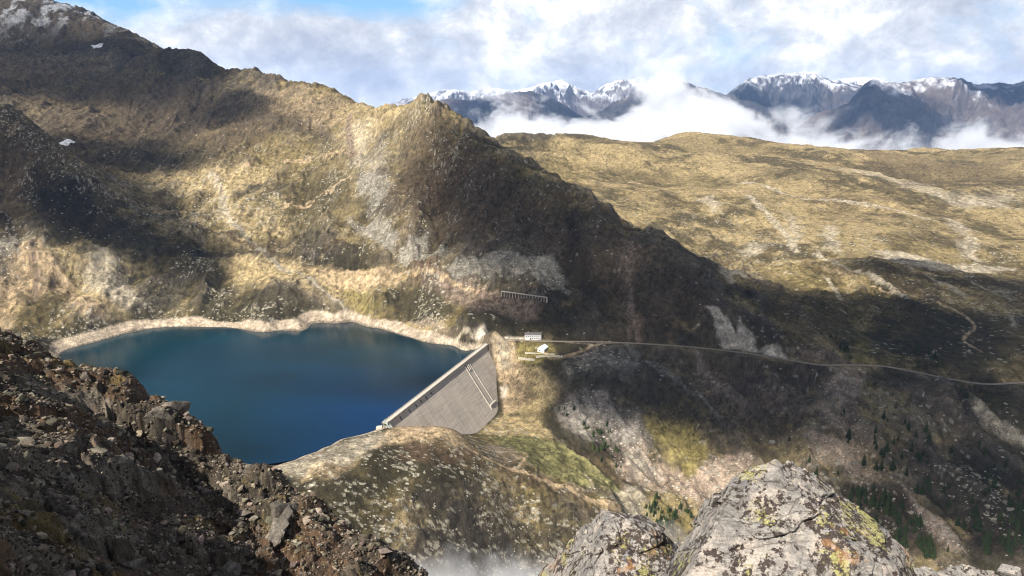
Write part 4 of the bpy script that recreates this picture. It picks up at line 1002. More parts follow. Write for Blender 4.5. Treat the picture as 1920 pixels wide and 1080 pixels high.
# ------------------------------------------------------------------ lichened boulders beside the camera
k = NT('lichen_rock')
def nz(scale, det=5, ro=0.6, **kw): return k.noise(scale, det, ro, **kw)
base = k.mix(k.ramp(nz(1.3, 5, 0.6), [(0.35, 0.0), (0.65, 1.0)]), (0.24, 0.23, 0.22), (0.46, 0.425, 0.385))
base = k.mix(k.ramp(nz(1.0, 3, 0.55, mapscale=(2, 2, 3)), [(0.56, 0.0), (0.66, 0.8)]), base, (0.205, 0.215, 0.25))
streak = nz(9.0, 4, 0.6, mapscale=(0.5, 2.0, 4.5), rot=(0.5, 0.3, 0.4))
base = k.mix(1.0, base, k.ramp(streak, [(0.3, 0.68), (0.7, 1.32)]), 'MULTIPLY')
crust = k.mix(k.ramp(nz(5.0, 5, 0.65), [(0.5, 0.0), (0.6, 0.75)]), base, (0.56, 0.49, 0.43))
dm = k.math('ADD', nz(17.0, 7, 0.72), k.math('MULTIPLY', k.math('SUBTRACT', nz(2.2, 4, 0.6), 0.5), 0.75))
dark = k.mix(k.ramp(dm, [(0.50, 0.0), (0.545, 0.92)]), crust, (0.050, 0.036, 0.033))
om = k.math('ADD', nz(7.0, 5, 0.6), k.math('MULTIPLY', k.math('SUBTRACT', nz(1.1, 2, 0.5, mapscale=(1.3, 0.9, 1.1)), 0.5), 1.2))
rustc = k.mix(k.ramp(om, [(0.70, 0.0), (0.76, 0.55)]), dark, (0.42, 0.22, 0.09))
ym = k.math('ADD', k.math('MULTIPLY', nz(26.0, 5, 0.75), 0.62), k.math('MULTIPLY', nz(2.3, 5, 0.6, mapscale=(1, 1, 1.3)), 0.88))
yel = k.mix(k.ramp(ym, [(0.835, 0.0), (0.875, 0.85)]), rustc, k.mix(nz(30.0, 3, 0.6), (0.36, 0.34, 0.12), (0.58, 0.55, 0.26)))
fine = nz(60.0, 4, 0.7)
k.link(k.mix(1.0, yel, k.ramp(fine, [(0.3, 0.72), (0.7, 1.28)]), 'MULTIPLY'), k.b.inputs['Base Color'])
bm1 = k.bump(k.math('ADD', streak, nz(4.0, 5, 0.6)), 0.06, 1.0); bm2 = k.bump(nz(28.0, 6, 0.75), 0.022, 1.0, bm1); k.link(bm2, k.b.inputs['Normal']); M_lichen = k.m


def noise3(p, s, octv, seed):
    return (fbm(p[:, 0] * s, p[:, 1] * s, octv, seed, 0.55) + fbm(p[:, 1] * s + 3.1, p[:, 2] * s, octv, seed + 5, 0.55) + fbm(p[:, 2] * s, p[:, 0] * s + 7.7, octv, seed + 9, 0.55)) / 1.7


def boulder(name, outline, dist, extra, label, sub=8, rough=0.05, seed=1, depth=0.9):
    """a faceted rock whose skyline runs through the outlined points at the given forward distance"""
    pts = sorted(set(outline)); hull = []
    for seq in (pts, pts[::-1]):
        h_ = []
        for p_ in seq:
            while len(h_) > 1 and (h_[-1][0] - h_[-2][0]) * (p_[1] - h_[-2][1]) - (h_[-1][1] - h_[-2][1]) * (p_[0] - h_[-2][0]) <= 0: h_.pop()
            h_.append(p_)
        hull += h_[:-1]
    P3 = np.array([at_Y(u, v, dist) for u, v in hull]); c = P3.mean(0); c[2] = P3[:, 2].max() - min(0.5, 0.5 * np.ptp(P3[:, 2]))
    N = []; D = []; n = len(P3); gg = np.random.default_rng(seed)
    vd = c - CAM; vd /= np.linalg.norm(vd)
    for i in range(n):
        a_, b_ = P3[i], P3[(i + 1) % n]; e_ = b_ - a_; nn_ = np.cross(e_, vd); nn_ /= np.linalg.norm(nn_)
        if nn_ @ (a_ - c) < 0: nn_ = -nn_
        for tl in (gg.uniform(0.25, 0.6), -gg.uniform(0.25, 0.6)):
            q = nn_ - vd * tl; q /= np.linalg.norm(q); N.append(q); D.append(q @ (a_ - c))
    for nv, dd in extra:
        q = np.array(nv, float); q /= np.linalg.norm(q); N.append(q); D.append(dd)
    N.append(vd); D.append(depth)
    d, f = ico(sub); v = faceted(d, np.array(N), np.maximum(np.array(D), 0.05))
    v = v * 0.985 + v * (0.9 * rough * noise3(v, 1.3, 4, seed) + 0.55 * rough * noise3(v, 5, 4, seed + 30))[:, None]
    wv = v + 0.12 * np.stack([noise3(v, 2.2, 3, seed + 101), noise3(v, 2.2, 3, seed + 103), noise3(v, 2.2, 3, seed + 107)], -1)
    for fq, am_ in ((1.7, 0.065), (5.5, 0.028)):
        f1, f2, idv = worley(wv @ np.array([0.9, 0.3, 0.25]) * fq, wv @ np.array([-0.3, 0.55, 0.85]) * fq * 1.5, seed + int(fq * 10))
        v = v + d * (am_ * (idv - 0.42) * sstep(0.0, 0.10, f2 - f1) - 0.3 * am_ * sstep(0.08, 0.0, f2 - f1))[:, None]
    lay = (v @ np.array([0.35, -0.2, 0.9])) * 9 + 1.5 * noise3(v, 1.5, 3, seed + 50)      # foliation ledges
    v = v + d * (0.012 * (np.abs((lay % 1) - 0.5) * 2 - 0.5) + 0.014 * noise3(v, 16, 3, seed + 70))[:, None]
    crack = np.abs(noise3(v, 1.7, 3, seed + 90)); v = v - d * (0.03 * sstep(0.035, 0.0, crack))[:, None]
    o = raw_mesh(name, v, f, M_lichen, None, None, True); o.location = c; tag(o, label, 'boulder', 'lichened boulders beside the viewpoint')
    return o


boulder('boulder', [(980, 1420), (1216, 1042), (1282, 968), (1322, 930), (1378, 898), (1430, 872), (1476, 863), (1524, 870), (1574, 902), (1630, 950), (1688, 1004), (1744, 1064), (1850, 1420)], 5.6,
        [((-0.25, -0.62, 0.75), 0.52), ((0.35, -0.75, 0.58), 0.72), ((-0.6, -0.6, 0.5), 1.35), ((0.05, -0.25, 0.97), 0.66), ((0, 0, -1), 1.2)], 'largest grey boulder crusted with yellow and black lichen, peak at the centre right', 8, 0.05, 3)
boulder('boulder', [(800, 1400), (952, 1095), (980, 1044), (1016, 1014), (1050, 984), (1090, 958), (1125, 951), (1176, 960), (1232, 980), (1268, 1014), (1290, 1052), (1400, 1400)], 7.4,
        [((-0.15, -0.5, 0.85), 0.62), ((0.35, -0.6, 0.7), 0.80), ((-0.7, -0.5, 0.5), 1.5), ((0, 0, -1), 1.2)], 'pale grey boulder with smooth sloping top, lower left of the largest boulder', 8, 0.04, 12)
boulder('boulder', [(1285, 1030), (1300, 985), (1312, 945), (1318, 925), (1338, 905), (1350, 899), (1395, 904), (1420, 920), (1430, 960), (1430, 1040)], 7.0, [((-0.1, -0.4, 0.9), 0.26), ((-0.5, -0.6, 0.6), 0.3), ((0, 0, -1), 0.5)], 'small stacked slab peeping out behind the left shoulder of the largest boulder', 6, 0.06, 22, 0.5)
boulder('boulder', [(1690, 1100), (1705, 1062), (1720, 1050), (1760, 1058), (1800, 1075), (1830, 1110), (1760, 1160)], 5.2, [((0, -0.5, 0.9), 0.10), ((0, 0, -1), 0.3)], 'flat yellow-lichened stone at the foot of the largest boulder', 6, 0.07, 31, 0.4)
boulder('boulder', [(1745, 1110), (1760, 1062), (1790, 1046), (1830, 1050), (1860, 1062), (1885, 1085), (1890, 1130)], 6.3, [((0, -0.5, 0.9), 0.14), ((0, 0, -1), 0.4)], 'low mottled stone with yellow lichen between the flat stone and the streaked slab', 6, 0.08, 37, 0.5)
boulder('boulder', [(1860, 1120), (1866, 1060), (1872, 1046), (1900, 1053), (1960, 1066), (2010, 1090), (2020, 1150)], 6.0, [((-0.2, -0.5, 0.9), 0.18), ((0, 0, -1), 0.4)], 'streaked grey slab at the lower right corner', 6, 0.05, 43, 0.5)

# ------------------------------------------------------------------ conifers
M_bark = plain_mat('bark', (0.07, 0.05, 0.035), 0.3, 3.0)
k = NT('needles'); n1 = k.noise(0.9, 4, 0.65)
oi = k.n('ShaderNodeObjectInfo')
cA = k.mix(n1, (0.012, 0.022, 0.009), (0.045, 0.065, 0.022)); cB = k.mix(n1, (0.022, 0.034, 0.010), (0.065, 0.085, 0.026))
k.link(k.mix(k.math('POWER', oi.outputs['Random'], 2.0), cA, cB), k.b.inputs['Base Color']); M_needles = k.m


def conifer_meshes(seed):
    g_ = random.Random(seed); m = MB()
    for a_ in range(6):
        t0, t1 = a_ * math.pi / 3, (a_ + 1) * math.pi / 3
        m.face([(0.022 * math.cos(t0), 0.022 * math.sin(t0), -0.12), (0.022 * math.cos(t1), 0.022 * math.sin(t1), -0.12), (0.004 * math.cos(t1), 0.004 * math.sin(t1), 0.96), (0.004 * math.cos(t0), 0.004 * math.sin(t0), 0.96)])
    for j in range(5):
        a_ = g_.uniform(0, 6.28); z_ = 0.12 + 0.15 * j; m.bar((0, 0, z_), (0.15 * (1 - z_) * math.cos(a_), 0.15 * (1 - z_) * math.sin(a_), z_ + 0.01), 0.01)
    tr = m; c_ = MB()
    nb = 95
    for j in range(nb):
        f = (j + g_.random()) / nb; z_ = 0.07 + 0.92 * f; w_ = (0.235 * (1 - f) ** 0.85 + 0.012) * g_.uniform(0.55, 1.15) * (1.15 if g_.random() < 0.2 else 1)
        a_ = j * 2.39996 + g_.uniform(-0.5, 0.5); ca, sa = math.cos(a_), math.sin(a_); sw = w_ * g_.uniform(0.32, 0.5); dr = w_ * g_.uniform(0.2, 0.55)
        tip = (w_ * ca, w_ * sa, z_ - dr); l_ = (0.55 * w_ * ca - sw * sa, 0.55 * w_ * sa + sw * ca, z_ - dr * 0.75); r_ = (0.55 * w_ * ca + sw * sa, 0.55 * w_ * sa - sw * ca, z_ - dr * 0.75); top = (0.02 * ca, 0.02 * sa, z_ + 0.02); mid = (0.5 * w_ * ca, 0.5 * w_ * sa, z_ - dr * 0.15)
        c_.face([top, l_, mid]); c_.face([top, mid, r_]); c_.face([l_, tip, mid]); c_.face([mid, tip, r_])
    return tr, c_


protos = []
for sd_ in range(4):
    tr, cr = conifer_meshes(sd_); t_o = tr.build('trunk', M_bark); c_o = cr.build('crown', M_needles); protos.append((t_o, c_o))
tree_specs = []          # u, v of the foot, height (m), label, group


def zone(poly, n, h0, h1, label, group, seed):
    g_ = random.Random(seed); p = np.array(poly, float); k_ = 0
    while k_ < n:
        u = g_.uniform(p[:, 0].min(), p[:, 0].max()); v = g_.uniform(p[:, 1].min(), p[:, 1].max())
        if inside(np.array([u]), np.array([v]), p)[0]:
            tree_specs.append((u, v, g_.uniform(h0, h1), label, group)); k_ += 1


zone([(1095, 800), (1130, 815), (1160, 850), (1168, 885), (1130, 870), (1095, 840)], 24, 5, 10, 'dark conifer in the tight band below the pale cliffs', 'conifers in the band under the pale cliffs', 1)
zone([(1030, 765), (1080, 765), (1140, 790), (1150, 830), (1090, 800)], 18, 4, 8, 'small conifer clinging to the pale cliffs right of the dam', 'small conifers on the pale cliffs', 2)
zone([(1200, 960), (1232, 930), (1270, 945), (1305, 962), (1285, 985), (1230, 1000), (1205, 985)], 42, 5, 10, 'green conifer in the grove on the valley floor between the boulders', 'conifers of the valley floor grove', 3)
zone([(1580, 925), (1640, 915), (1700, 955), (1740, 1005), (1755, 1050), (1690, 1040), (1620, 990)], 50, 10, 19, 'dark conifer in the dense wood behind the largest boulder', 'conifers of the dense wood behind the largest boulder', 4)
zone([(1830, 985), (1880, 965), (1925, 950), (1925, 1040), (1850, 1040)], 30, 10, 19, 'dark conifer in the wood at the lower right edge', 'conifers of the lower right wood', 5)
zone([(1690, 650), (1755, 655), (1775, 700), (1720, 690)], 24, 5, 9, 'dark conifer in the stand just above the road bend', 'conifers in the stand above the road', 6)
zone([(1535, 625), (1575, 635), (1605, 668), (1590, 676), (1550, 655)], 14, 5, 9, 'dark conifer on the foot of the ridge just above the road', 'conifers at the foot of the ridge', 7)
zone([(1560, 770), (1700, 790), (1900, 850), (1920, 980), (1780, 960), (1680, 900), (1580, 850)], 54, 6, 15, 'lone dark conifer scattered over the shaded slope under the road', 'scattered conifers on the shaded slope', 8)
zone([(1785, 725), (1850, 730), (1860, 755), (1800, 750)], 12, 5, 9, 'dark conifer in the clump just below the right end of the road', 'conifers below the right end of the road', 9)
zone([(1560, 480), (1700, 560), (1700, 640), (1600, 600)], 6, 5, 8, 'single small conifer on the plateau hillside above the road', 'single conifers on the plateau hillside', 10)
for (u, v, h, lab) in [(1480, 826, 7, 'conifer at the top of the pale scree, upper left of the scree trees'), (1517, 866, 11, 'tall conifer just above the peak of the largest boulder'), (1530, 890, 10, 'conifer close against the right side of the boulder peak'), (1571, 890, 8, 'round conifer alone on the pale scree right of the boulder peak'),
                       (1619, 872, 16, 'tallest broad conifer standing at the edge of the scree'), (1652, 880, 15, 'tall dark conifer just right of the broadest one'), (1672, 882, 16, 'slim tall dark conifer, second right of the broadest one'), (1643, 842, 8, 'conifer on the scree directly above the broadest one'), (1590, 830, 7, 'small conifer high on the scree under the reddish cliff'),
                       (1728, 925, 14, 'tall dark conifer standing alone in the brown grass'), (1795, 985, 14, 'left one of two tall conifers beside the wood'), (1806, 990, 13, 'right one of two tall conifers beside the wood'), (1777, 1034, 8, 'small conifer at the bottom of the pale gully'), (1867, 905, 9, 'conifer on the grey outcrop near the right edge'), (1912, 905, 12, 'conifer at the right edge above the wood')]:
    tree_specs.append((u, v, h, lab, 'conifers'))
us = np.array([t[0] for t in tree_specs]); vs = np.array([t[1] for t in tree_specs]); feet = ground_at(us, vs, True)
first = [True] * 4
for i, (u, v, h, lab, grp) in enumerate(tree_specs):
    r_ = empty('conifer_tree', tuple(feet[i]), random.uniform(0, 6.28)); w_ = random.uniform(0.8, 1.25); r_.scale = (h * w_, h * w_, h); tag(r_, lab, 'tree', grp)
    q = i % 4
    for o in protos[q]:
        c_ = o if first[q] else o.copy()
        if not first[q]: C.objects.link(c_)
        c_.parent = r_
    first[q] = False

# ------------------------------------------------------------------ far mountains beyond the cloud sea
RANGES = [  # skyline pixels, forward distance, flank slope, ruggedness
    ([(700, 262), (740, 215), (768, 192), (800, 196), (840, 186), (880, 191), (925, 181), (955, 178), (1000, 174), (1035, 186), (1065, 203), (1095, 222), (1130, 250)], 9800, 0.50, 0.55),
    ([(700, 210), (760, 184), (800, 176), (840, 168), (880, 174), (920, 166), (960, 174), (990, 166), (1012, 158), (1035, 154), (1055, 150), (1085, 165), (1110, 176), (1140, 158), (1160, 150), (1185, 151), (1210, 158), (1235, 180), (1300, 210)], 14500, 0.60, 1.0),
    ([(1040, 260), (1110, 215), (1150, 195), (1190, 178), (1225, 160), (1245, 152), (1275, 150), (1330, 170), (1400, 190), (1460, 215), (1500, 250)], 9000, 0.55, 0.7),
    ([(1330, 200), (1380, 165), (1400, 150), (1425, 144), (1460, 142), (1490, 139), (1512, 136), (1528, 136), (1545, 147), (1570, 158), (1610, 160), (1650, 165), (1700, 175), (1800, 200)], 11500, 0.60, 1.0),
    ([(1480, 240), (1545, 208), (1590, 195), (1620, 158), (1640, 150), (1660, 158), (1690, 160), (1720, 152), (1752, 147), (1790, 145), (1806, 147), (1825, 158), (1850, 157), (1876, 157), (1900, 162), (1930, 152), (1980, 160), (2060, 190)], 8800, 0.58, 0.9),
    ([(1500, 170), (1560, 154), (1590, 148), (1625, 146), (1680, 152), (1740, 142), (1790, 137), (1830, 140), (1870, 134), (1920, 138), (1980, 135), (2080, 160)], 17500, 0.55, 1.0),
]
az = np.radians(np.linspace(-15, 44, 1100)); rr = np.exp(np.linspace(math.log(6800), math.log(19500), 420))
Ag, Rg = np.meshgrid(az, rr); FX, FY = np.sin(Ag) * Rg, np.cos(Ag) * Rg
FZ = np.full(FX.shape, -900.0)
for i, (pts, dist, slope, rug) in enumerate(RANGES):
    p3 = np.array([at_Y(u, v, dist) for u, v in pts]); sa = np.arctan2(p3[:, 0], p3[:, 1]); rc = np.hypot(p3[:, 0], p3[:, 1])
    zc = np.interp(Ag, sa, p3[:, 2], left=-900, right=-900); r0 = np.interp(Ag, sa, rc) + 260 * fbm(Ag * 14, Ag * 0 + i, 3, 700 + i)
    dd = np.abs(Rg - r0)
    rid = fbm(FX / 900 + i * 3, FY / 900, 6, 710 + i, 0.55, True); spur = fbm(FX / 420 + 0.7 * fbm(FX / 800, FY / 800, 3, 740 + i), FY / 800 + i * 5.1, 5, 730 + i, 0.55, True)
    z = zc - dd * slope + (rid * 170 + spur * 230) * rug * sstep(-60, 520, dd) + rid * 30 * rug
    FZ = np.maximum(FZ, z)
FZ = FZ + 26 * fbm(FX / 170, FY / 170, 5, 750, 0.6, True)
e1 = np.stack([np.gradient(FX, axis=0), np.gradient(FY, axis=0), np.gradient(FZ, axis=0)], -1); e2 = np.stack([np.gradient(FX, axis=1), np.gradient(FY, axis=1), np.gradient(FZ, axis=1)], -1)
nn = np.cross(e1, e2); nn /= np.linalg.norm(nn, axis=-1, keepdims=True); upf = np.abs(nn[..., 2])
bgn = fbm(FX / 700, FY / 700, 5, 760); fgn = fbm(FX / 150, FY / 150, 4, 770, 0.65)
w = sstep(-0.25, 0.25, bgn + 0.4 * fgn)[..., None]
fcol = np.array((0.045, 0.045, 0.05)) * (1 - w) + np.array((0.088, 0.073, 0.068)) * w
sn = sstep(330, 640, FZ + 110 * bgn + 190 * fgn + 160 * fbm(FX / 55, FY / 55, 3, 780) + np.where(Rg > 13000, 230, 0)) * sstep(0.5, 0.85, upf + 0.35 * fgn)
fcol = fcol * (1 - sn[..., None]) + np.array((0.70, 0.73, 0.79)) * sn[..., None]
M_far = ground_mat('mountain_rock', 0.012, 0.003, 0.7, 1.3, 14.0)
mts = grid_mesh('mountains', FX, FY, FZ, M_far, np.clip(fcol, 0, 0.9).astype(np.float32)); tag(mts, kind='structure')

# ------------------------------------------------------------------ clouds
def cloud_mat(name, density, col=(1, 1, 1), aniso=0.3):
    m = bpy.data.materials.new(name); m.use_nodes = True; t = m.node_tree; t.nodes.remove(t.nodes['Principled BSDF'])
    v = t.nodes.new('ShaderNodeVolumePrincipled'); v.inputs['Color'].default_value = (*col, 1); v.inputs['Density'].default_value = density; v.inputs['Anisotropy'].default_value = aniso
    t.links.new(v.outputs[0], t.nodes['Material Output'].inputs['Volume']); return m


def puff_cloud(name, lumps, mat, voxel, disp, seed):
    """overlapping lumps melted into one closed skin and roughened"""
    V = []; F = []; off = 0
    for (c, r3) in lumps:
        v, f = ico(3); V.append(v * np.array(r3) + np.array(c)); F.append(f + off); off += len(v)
    o = raw_mesh(name, np.concatenate(V), np.concatenate(F), mat)
    md = o.modifiers.new('melt', 'REMESH'); md.mode = 'VOXEL'; md.voxel_size = voxel
    dg = bpy.context.evaluated_depsgraph_get(); me = bpy.data.meshes.new_from_object(o.evaluated_get(dg)); o.modifiers.clear(); o.data = me
    n = len(me.vertices); co = np.empty(n * 3, np.float32); me.vertices.foreach_get('co', co); co = co.reshape(-1, 3).astype(float); no = np.empty(n * 3, np.float32); me.vertices.foreach_get('normal', no); no = no.reshape(-1, 3)
    s_ = 1.0 / (disp * 6)
    h = noise3(co * np.array([1, 1, 1.3]), s_, 5, seed); co += no * (h * disp * 2.2)[:, None]
    me.vertices.foreach_set('co', co.astype(np.float32).ravel()); me.update(); me.materials.clear(); me.materials.append(mat)
    return o

def mathn(t, op, a, b=0.0, clamp=False):
    nd = t.nodes.new('ShaderNodeMath'); nd.operation = op; nd.use_clamp = clamp
    for k_, val in enumerate((a, b)):
        if isinstance(val, (int, float)): nd.inputs[k_].default_value = val
        else: t.links.new(val, nd.inputs[k_])
    return nd.outputs[0]


def drifting_mat(name, dens, z0, fall, scale, gainn, bumps, step, thresh=0.5, extra_lo=None):
    """vapour that is solid below z0 and torn into wisps above it; bumps = local swellings (x, y, rx, ry, lift)"""
    m = bpy.data.materials.new(name); m.use_nodes = True; t = m.node_tree; t.nodes.remove(t.nodes['Principled BSDF'])
    tc = t.nodes.new('ShaderNodeTexCoord').outputs['Object']; sp_ = t.nodes.new('ShaderNodeSeparateXYZ'); t.links.new(tc, sp_.inputs[0]); x_, y_, z_ = sp_.outputs
    mp = t.nodes.new('ShaderNodeMapping'); mp.inputs['Scale'].default_value = (1 / scale, 1 / scale, 1.35 / scale); t.links.new(tc, mp.inputs['Vector'])
    nz_ = t.nodes.new('ShaderNodeTexNoise'); nz_.inputs['Scale'].default_value = 1.0; nz_.inputs['Detail'].default_value = 6; nz_.inputs['Roughness'].default_value = 0.62; nz_.inputs['Distortion'].default_value = 0.3; t.links.new(mp.outputs[0], nz_.inputs['Vector'])
    d = mathn(t, 'MULTIPLY', mathn(t, 'SUBTRACT', nz_.outputs['Fac'], thresh), gainn)
    d = mathn(t, 'ADD', d, mathn(t, 'MULTIPLY', mathn(t, 'SUBTRACT', z0, z_), 1 / fall))
    for (bx_, by_, rx, ry, lift) in bumps:
        q = mathn(t, 'ADD', mathn(t, 'POWER', mathn(t, 'MULTIPLY', mathn(t, 'SUBTRACT', x_, bx_), 1 / rx), 2.0), mathn(t, 'POWER', mathn(t, 'MULTIPLY', mathn(t, 'SUBTRACT', y_, by_), 1 / ry), 2.0))
        d = mathn(t, 'ADD', d, mathn(t, 'MULTIPLY', mathn(t, 'DIVIDE', 1.0, mathn(t, 'ADD', 1.0, mathn(t, 'MULTIPLY', q, q))), lift / fall))
    v = t.nodes.new('ShaderNodeVolumePrincipled'); v.inputs['Color'].default_value = (0.86, 0.87, 0.89, 1); v.inputs['Anisotropy'].default_value = 0.0
    t.links.new(mathn(t, 'MULTIPLY', mathn(t, 'MINIMUM', mathn(t, 'MAXIMUM', d, 0.0), 1.0), dens), v.inputs['Density'])
    t.links.new(v.outputs[0], t.nodes['Material Output'].inputs['Volume'])
    m.cycles.homogeneous_volume = False
    return m


def sector_box(name, a0, a1, r0, r1, z0, z1, mat, n=24):
    a_ = np.radians(np.linspace(a0, a1, n)); V = []
    for r_ in (r0, r1):
        for z_ in (z0, z1): V.append(np.stack([np.sin(a_) * r_, np.cos(a_) * r_, np.full(n, z_)], -1))
    V = np.concatenate(V); i0, i1, i2, i3 = [np.arange(n) + k_ * n for k_ in range(4)]; F = []
    def strip(p, q): return [[p[i], p[i + 1], q[i + 1], q[i]] for i in range(n - 1)]
    F += strip(i0, i1) + strip(i1, i3) + strip(i3, i2) + strip(i2, i0) + [[i0[0], i1[0], i3[0], i2[0]], [i0[-1], i2[-1], i3[-1], i1[-1]]]
    o = raw_mesh(name, V, np.array(F), mat, None, None, False); bm = bmesh.new(); bm.from_mesh(o.data); bmesh.ops.recalc_face_normals(bm, faces=bm.faces); bm.to_mesh(o.data); bm.free(); return o


b1 = at_Y(1300, 190, 7400); b2 = at_Y(1840, 240, 7000); b3 = at_Y(1010, 200, 8200); b4 = at_Y(1560, 215, 7200); b5 = at_Y(1660, 230, 7000)
M_sea = drifting_mat('cloud_sea_vapour', 0.013, -210.0, 270.0, 800.0, 9.5, [(b1[0], b1[1], 600, 900, 620), (b2[0], b2[1], 420, 600, 230), (b4[0], b4[1], 350, 500, 120), (b5[0], b5[1], 900, 1500, -230), (b3[0], b3[1], 900, 900, 170)], 60)
sea = sector_box('cloud_sea', -16, 46, 4300, 8900, -420, 560, M_sea); tag(sea, kind='stuff')
M_sea.cycles.volume_step_rate = 0.35

def lens_cloud(name, c, rx, ry, th, mat, seed, nr=26, na=72):
    """flat-bottomed cloud thinning out to nothing at its ragged rim"""
    q = np.linspace(0, 1, nr); a_ = np.linspace(0, 2 * np.pi, na, endpoint=False); Q, A_ = np.meshgrid(q, a_, indexing='ij')
    rim = 1 + 0.28 * fbm(np.cos(A_) * 1.6 + seed, np.sin(A_) * 1.6, 3, seed) + 0.08 * fbm(np.cos(A_) * 5 + seed, np.sin(A_) * 5, 3, seed + 3)
    x_ = Q * np.cos(A_) * rim * rx; y_ = Q * np.sin(A_) * rim * ry
    h = th * (1 - Q ** 2) ** 2 * (1 + 0.5 * fbm(x_ / rx * 2.5 + seed, y_ / ry * 2.5, 4, seed + 5)) + 0.02
    top = np.stack([x_, y_, h], -1).reshape(-1, 3) + c; bot = np.stack([x_, y_, -0.35 * h], -1).reshape(-1, 3) + c
    V = np.concatenate([top, bot]); n_ = nr * na; i_ = np.arange(n_).reshape(nr, na); j_ = np.roll(i_, -1, axis=1)
    F = np.stack([i_[:-1], i_[1:], j_[1:], j_[:-1]], -1).reshape(-1, 4); e_, f_ = i_[-1], j_[-1]
    F = np.concatenate([F, (F + n_)[:, ::-1], np.stack([e_, e_ + n_, f_ + n_, f_], -1)])
    o = raw_mesh(name, V, F, mat); bm = bmesh.new(); bm.from_mesh(o.data); bmesh.ops.remove_doubles(bm, verts=bm.verts, dist=0.001); bmesh.ops.recalc_face_normals(bm, faces=bm.faces); bm.to_mesh(o.data); bm.free(); return o


# clouds overhead, out of the picture, whose shadows lie on the slopes
M_over = cloud_mat('cloud_overhead', 0.0160)
SHADE = [  # photo spot the shadow falls on, half sizes in metres (east, north)
    (130, 130, 560, 460), (260, 140, 270, 230), (430, 215, 120, 110), (50, 320, 170, 170), (160, 300, 190, 170), (230, 430, 110, 80), (120, 400, 110, 90), (340, 500, 60, 50),
    (890, 330, 130, 150), (960, 400, 150, 120), (1080, 480, 180, 120), (1250, 590, 200, 105), (1450, 680, 230, 110), (1150, 735, 140, 55), (1320, 750, 160, 55), (1480, 790, 150, 50), (1750, 640, 280, 130), (1700, 800, 220, 75), (1820, 950, 190, 70), (1680, 500, 130, 70), (1280, 480, 80, 110), (1900, 560, 160, 120), (1560, 600, 160, 120), (1040, 590, 100, 45),
]
for i, (u, v, rx, ry) in enumerate(SHADE):
    p = ground_at(u, v)[0]; c = p + SUN * ((1350 + 40 * (i % 4) - p[2]) / SUN[2]); gg = np.random.default_rng(50 + i)
    o = lens_cloud('overhead_cloud', c, rx * 1.35, ry * 1.35, 95.0, M_over, 60 + i); tag(o, kind='stuff')

for i, (u, v, Yd, rx, ry) in enumerate([(1650, 200, 8300, 700, 900), (1080, 190, 9300, 500, 900), (880, 190, 9400, 500, 700), (1880, 190, 8600, 700, 700), (1420, 190, 10600, 700, 800)]):
    p = at_Y(u, v, Yd); c = p + SUN * ((1700 - p[2]) / SUN[2]); o = lens_cloud('overhead_cloud', c, rx, ry, 160.0, M_over, 90 + i); tag(o, kind='stuff')
hz = bpy.data.materials.new('haze_air'); hz.use_nodes = True; ht = hz.node_tree; ht.nodes.remove(ht.nodes['Principled BSDF'])
hv = ht.nodes.new('ShaderNodeVolumePrincipled'); hv.inputs['Color'].default_value = (0.34, 0.56, 1.0, 1); hv.inputs['Density'].default_value = 2.3e-5; hv.inputs['Anisotropy'].default_value = 0.0
ht.links.new(hv.outputs[0], ht.nodes['Material Output'].inputs['Volume'])
m = MB(); m.box(4500, 9700, -100, 24000, 21000, 1800); o = m.build('haze', hz); tag(o, kind='stuff')

# valley mist rising at the bottom of the picture
def mist(name, u, v, Yd, r3, dens, seed, drop):
    c = at_Y(u, v, Yd); gg = np.random.default_rng(seed)
    lumps = [(c + gg.normal(size=3) * np.array(r3) * [0.5, 0.4, 0.15], np.array(r3) * gg.uniform(0.45, 0.75)) for _ in range(9)]
    o = puff_cloud(name, lumps, cloud_mat(name + '_vapour', dens), min(r3) / 6, min(r3) * 0.22, seed); tag(o, kind='stuff')
M_mist = drifting_mat('mist_vapour', 0.030, 9.0, 17.0, 40.0, 4.5, [], 5)
m = MB(); m.box(-22, 400, 5, 150, 110, 110); o = m.build('valley_mist', M_mist); tag(o, kind='stuff'); M_mist.cycles.volume_step_rate = 0.6
mist('valley_mist', 1262, 1005, 560, (16, 16, 17), 0.014, 73, 0)

# ------------------------------------------------------------------ light, sky, camera
sun = bpy.data.objects.new('sun', bpy.data.lights.new('sun', 'SUN')); C.objects.link(sun)
sun.data.energy = 5.0; sun.data.angle = math.radians(0.5); sun.data.color = (1.0, 0.93, 0.82); sun.rotation_euler = Vector(SUN).to_track_quat('Z', 'Y').to_euler()
wd = bpy.data.worlds.new('World'); sc.world = wd; wd.use_nodes = True; t = wd.node_tree; bg = t.nodes['Background']
sk = t.nodes.new('ShaderNodeTexSky'); sk.sky_type = 'NISHITA'; sk.sun_disc = False; sk.sun_elevation = math.asin(SUN[2]); sk.sun_rotation = math.atan2(SUN[0], SUN[1]); sk.altitude = 2500
gen = t.nodes.new('ShaderNodeTexCoord').outputs['Generated']; sp_ = t.nodes.new('ShaderNodeSeparateXYZ'); t.links.new(gen, sp_.inputs[0]); dx, dy, dz = sp_.outputs


def wnoise(scale, det, ro, ms, dist=0.0):
    mp = t.nodes.new('ShaderNodeMapping'); mp.inputs['Scale'].default_value = ms; t.links.new(gen, mp.inputs['Vector'])
    n_ = t.nodes.new('ShaderNodeTexNoise'); n_.inputs['Scale'].default_value = scale; n_.inputs['Detail'].default_value = det; n_.inputs['Roughness'].default_value = ro; n_.inputs['Distortion'].default_value = dist; t.links.new(mp.outputs[0], n_.inputs['Vector']); return n_.outputs['Fac']


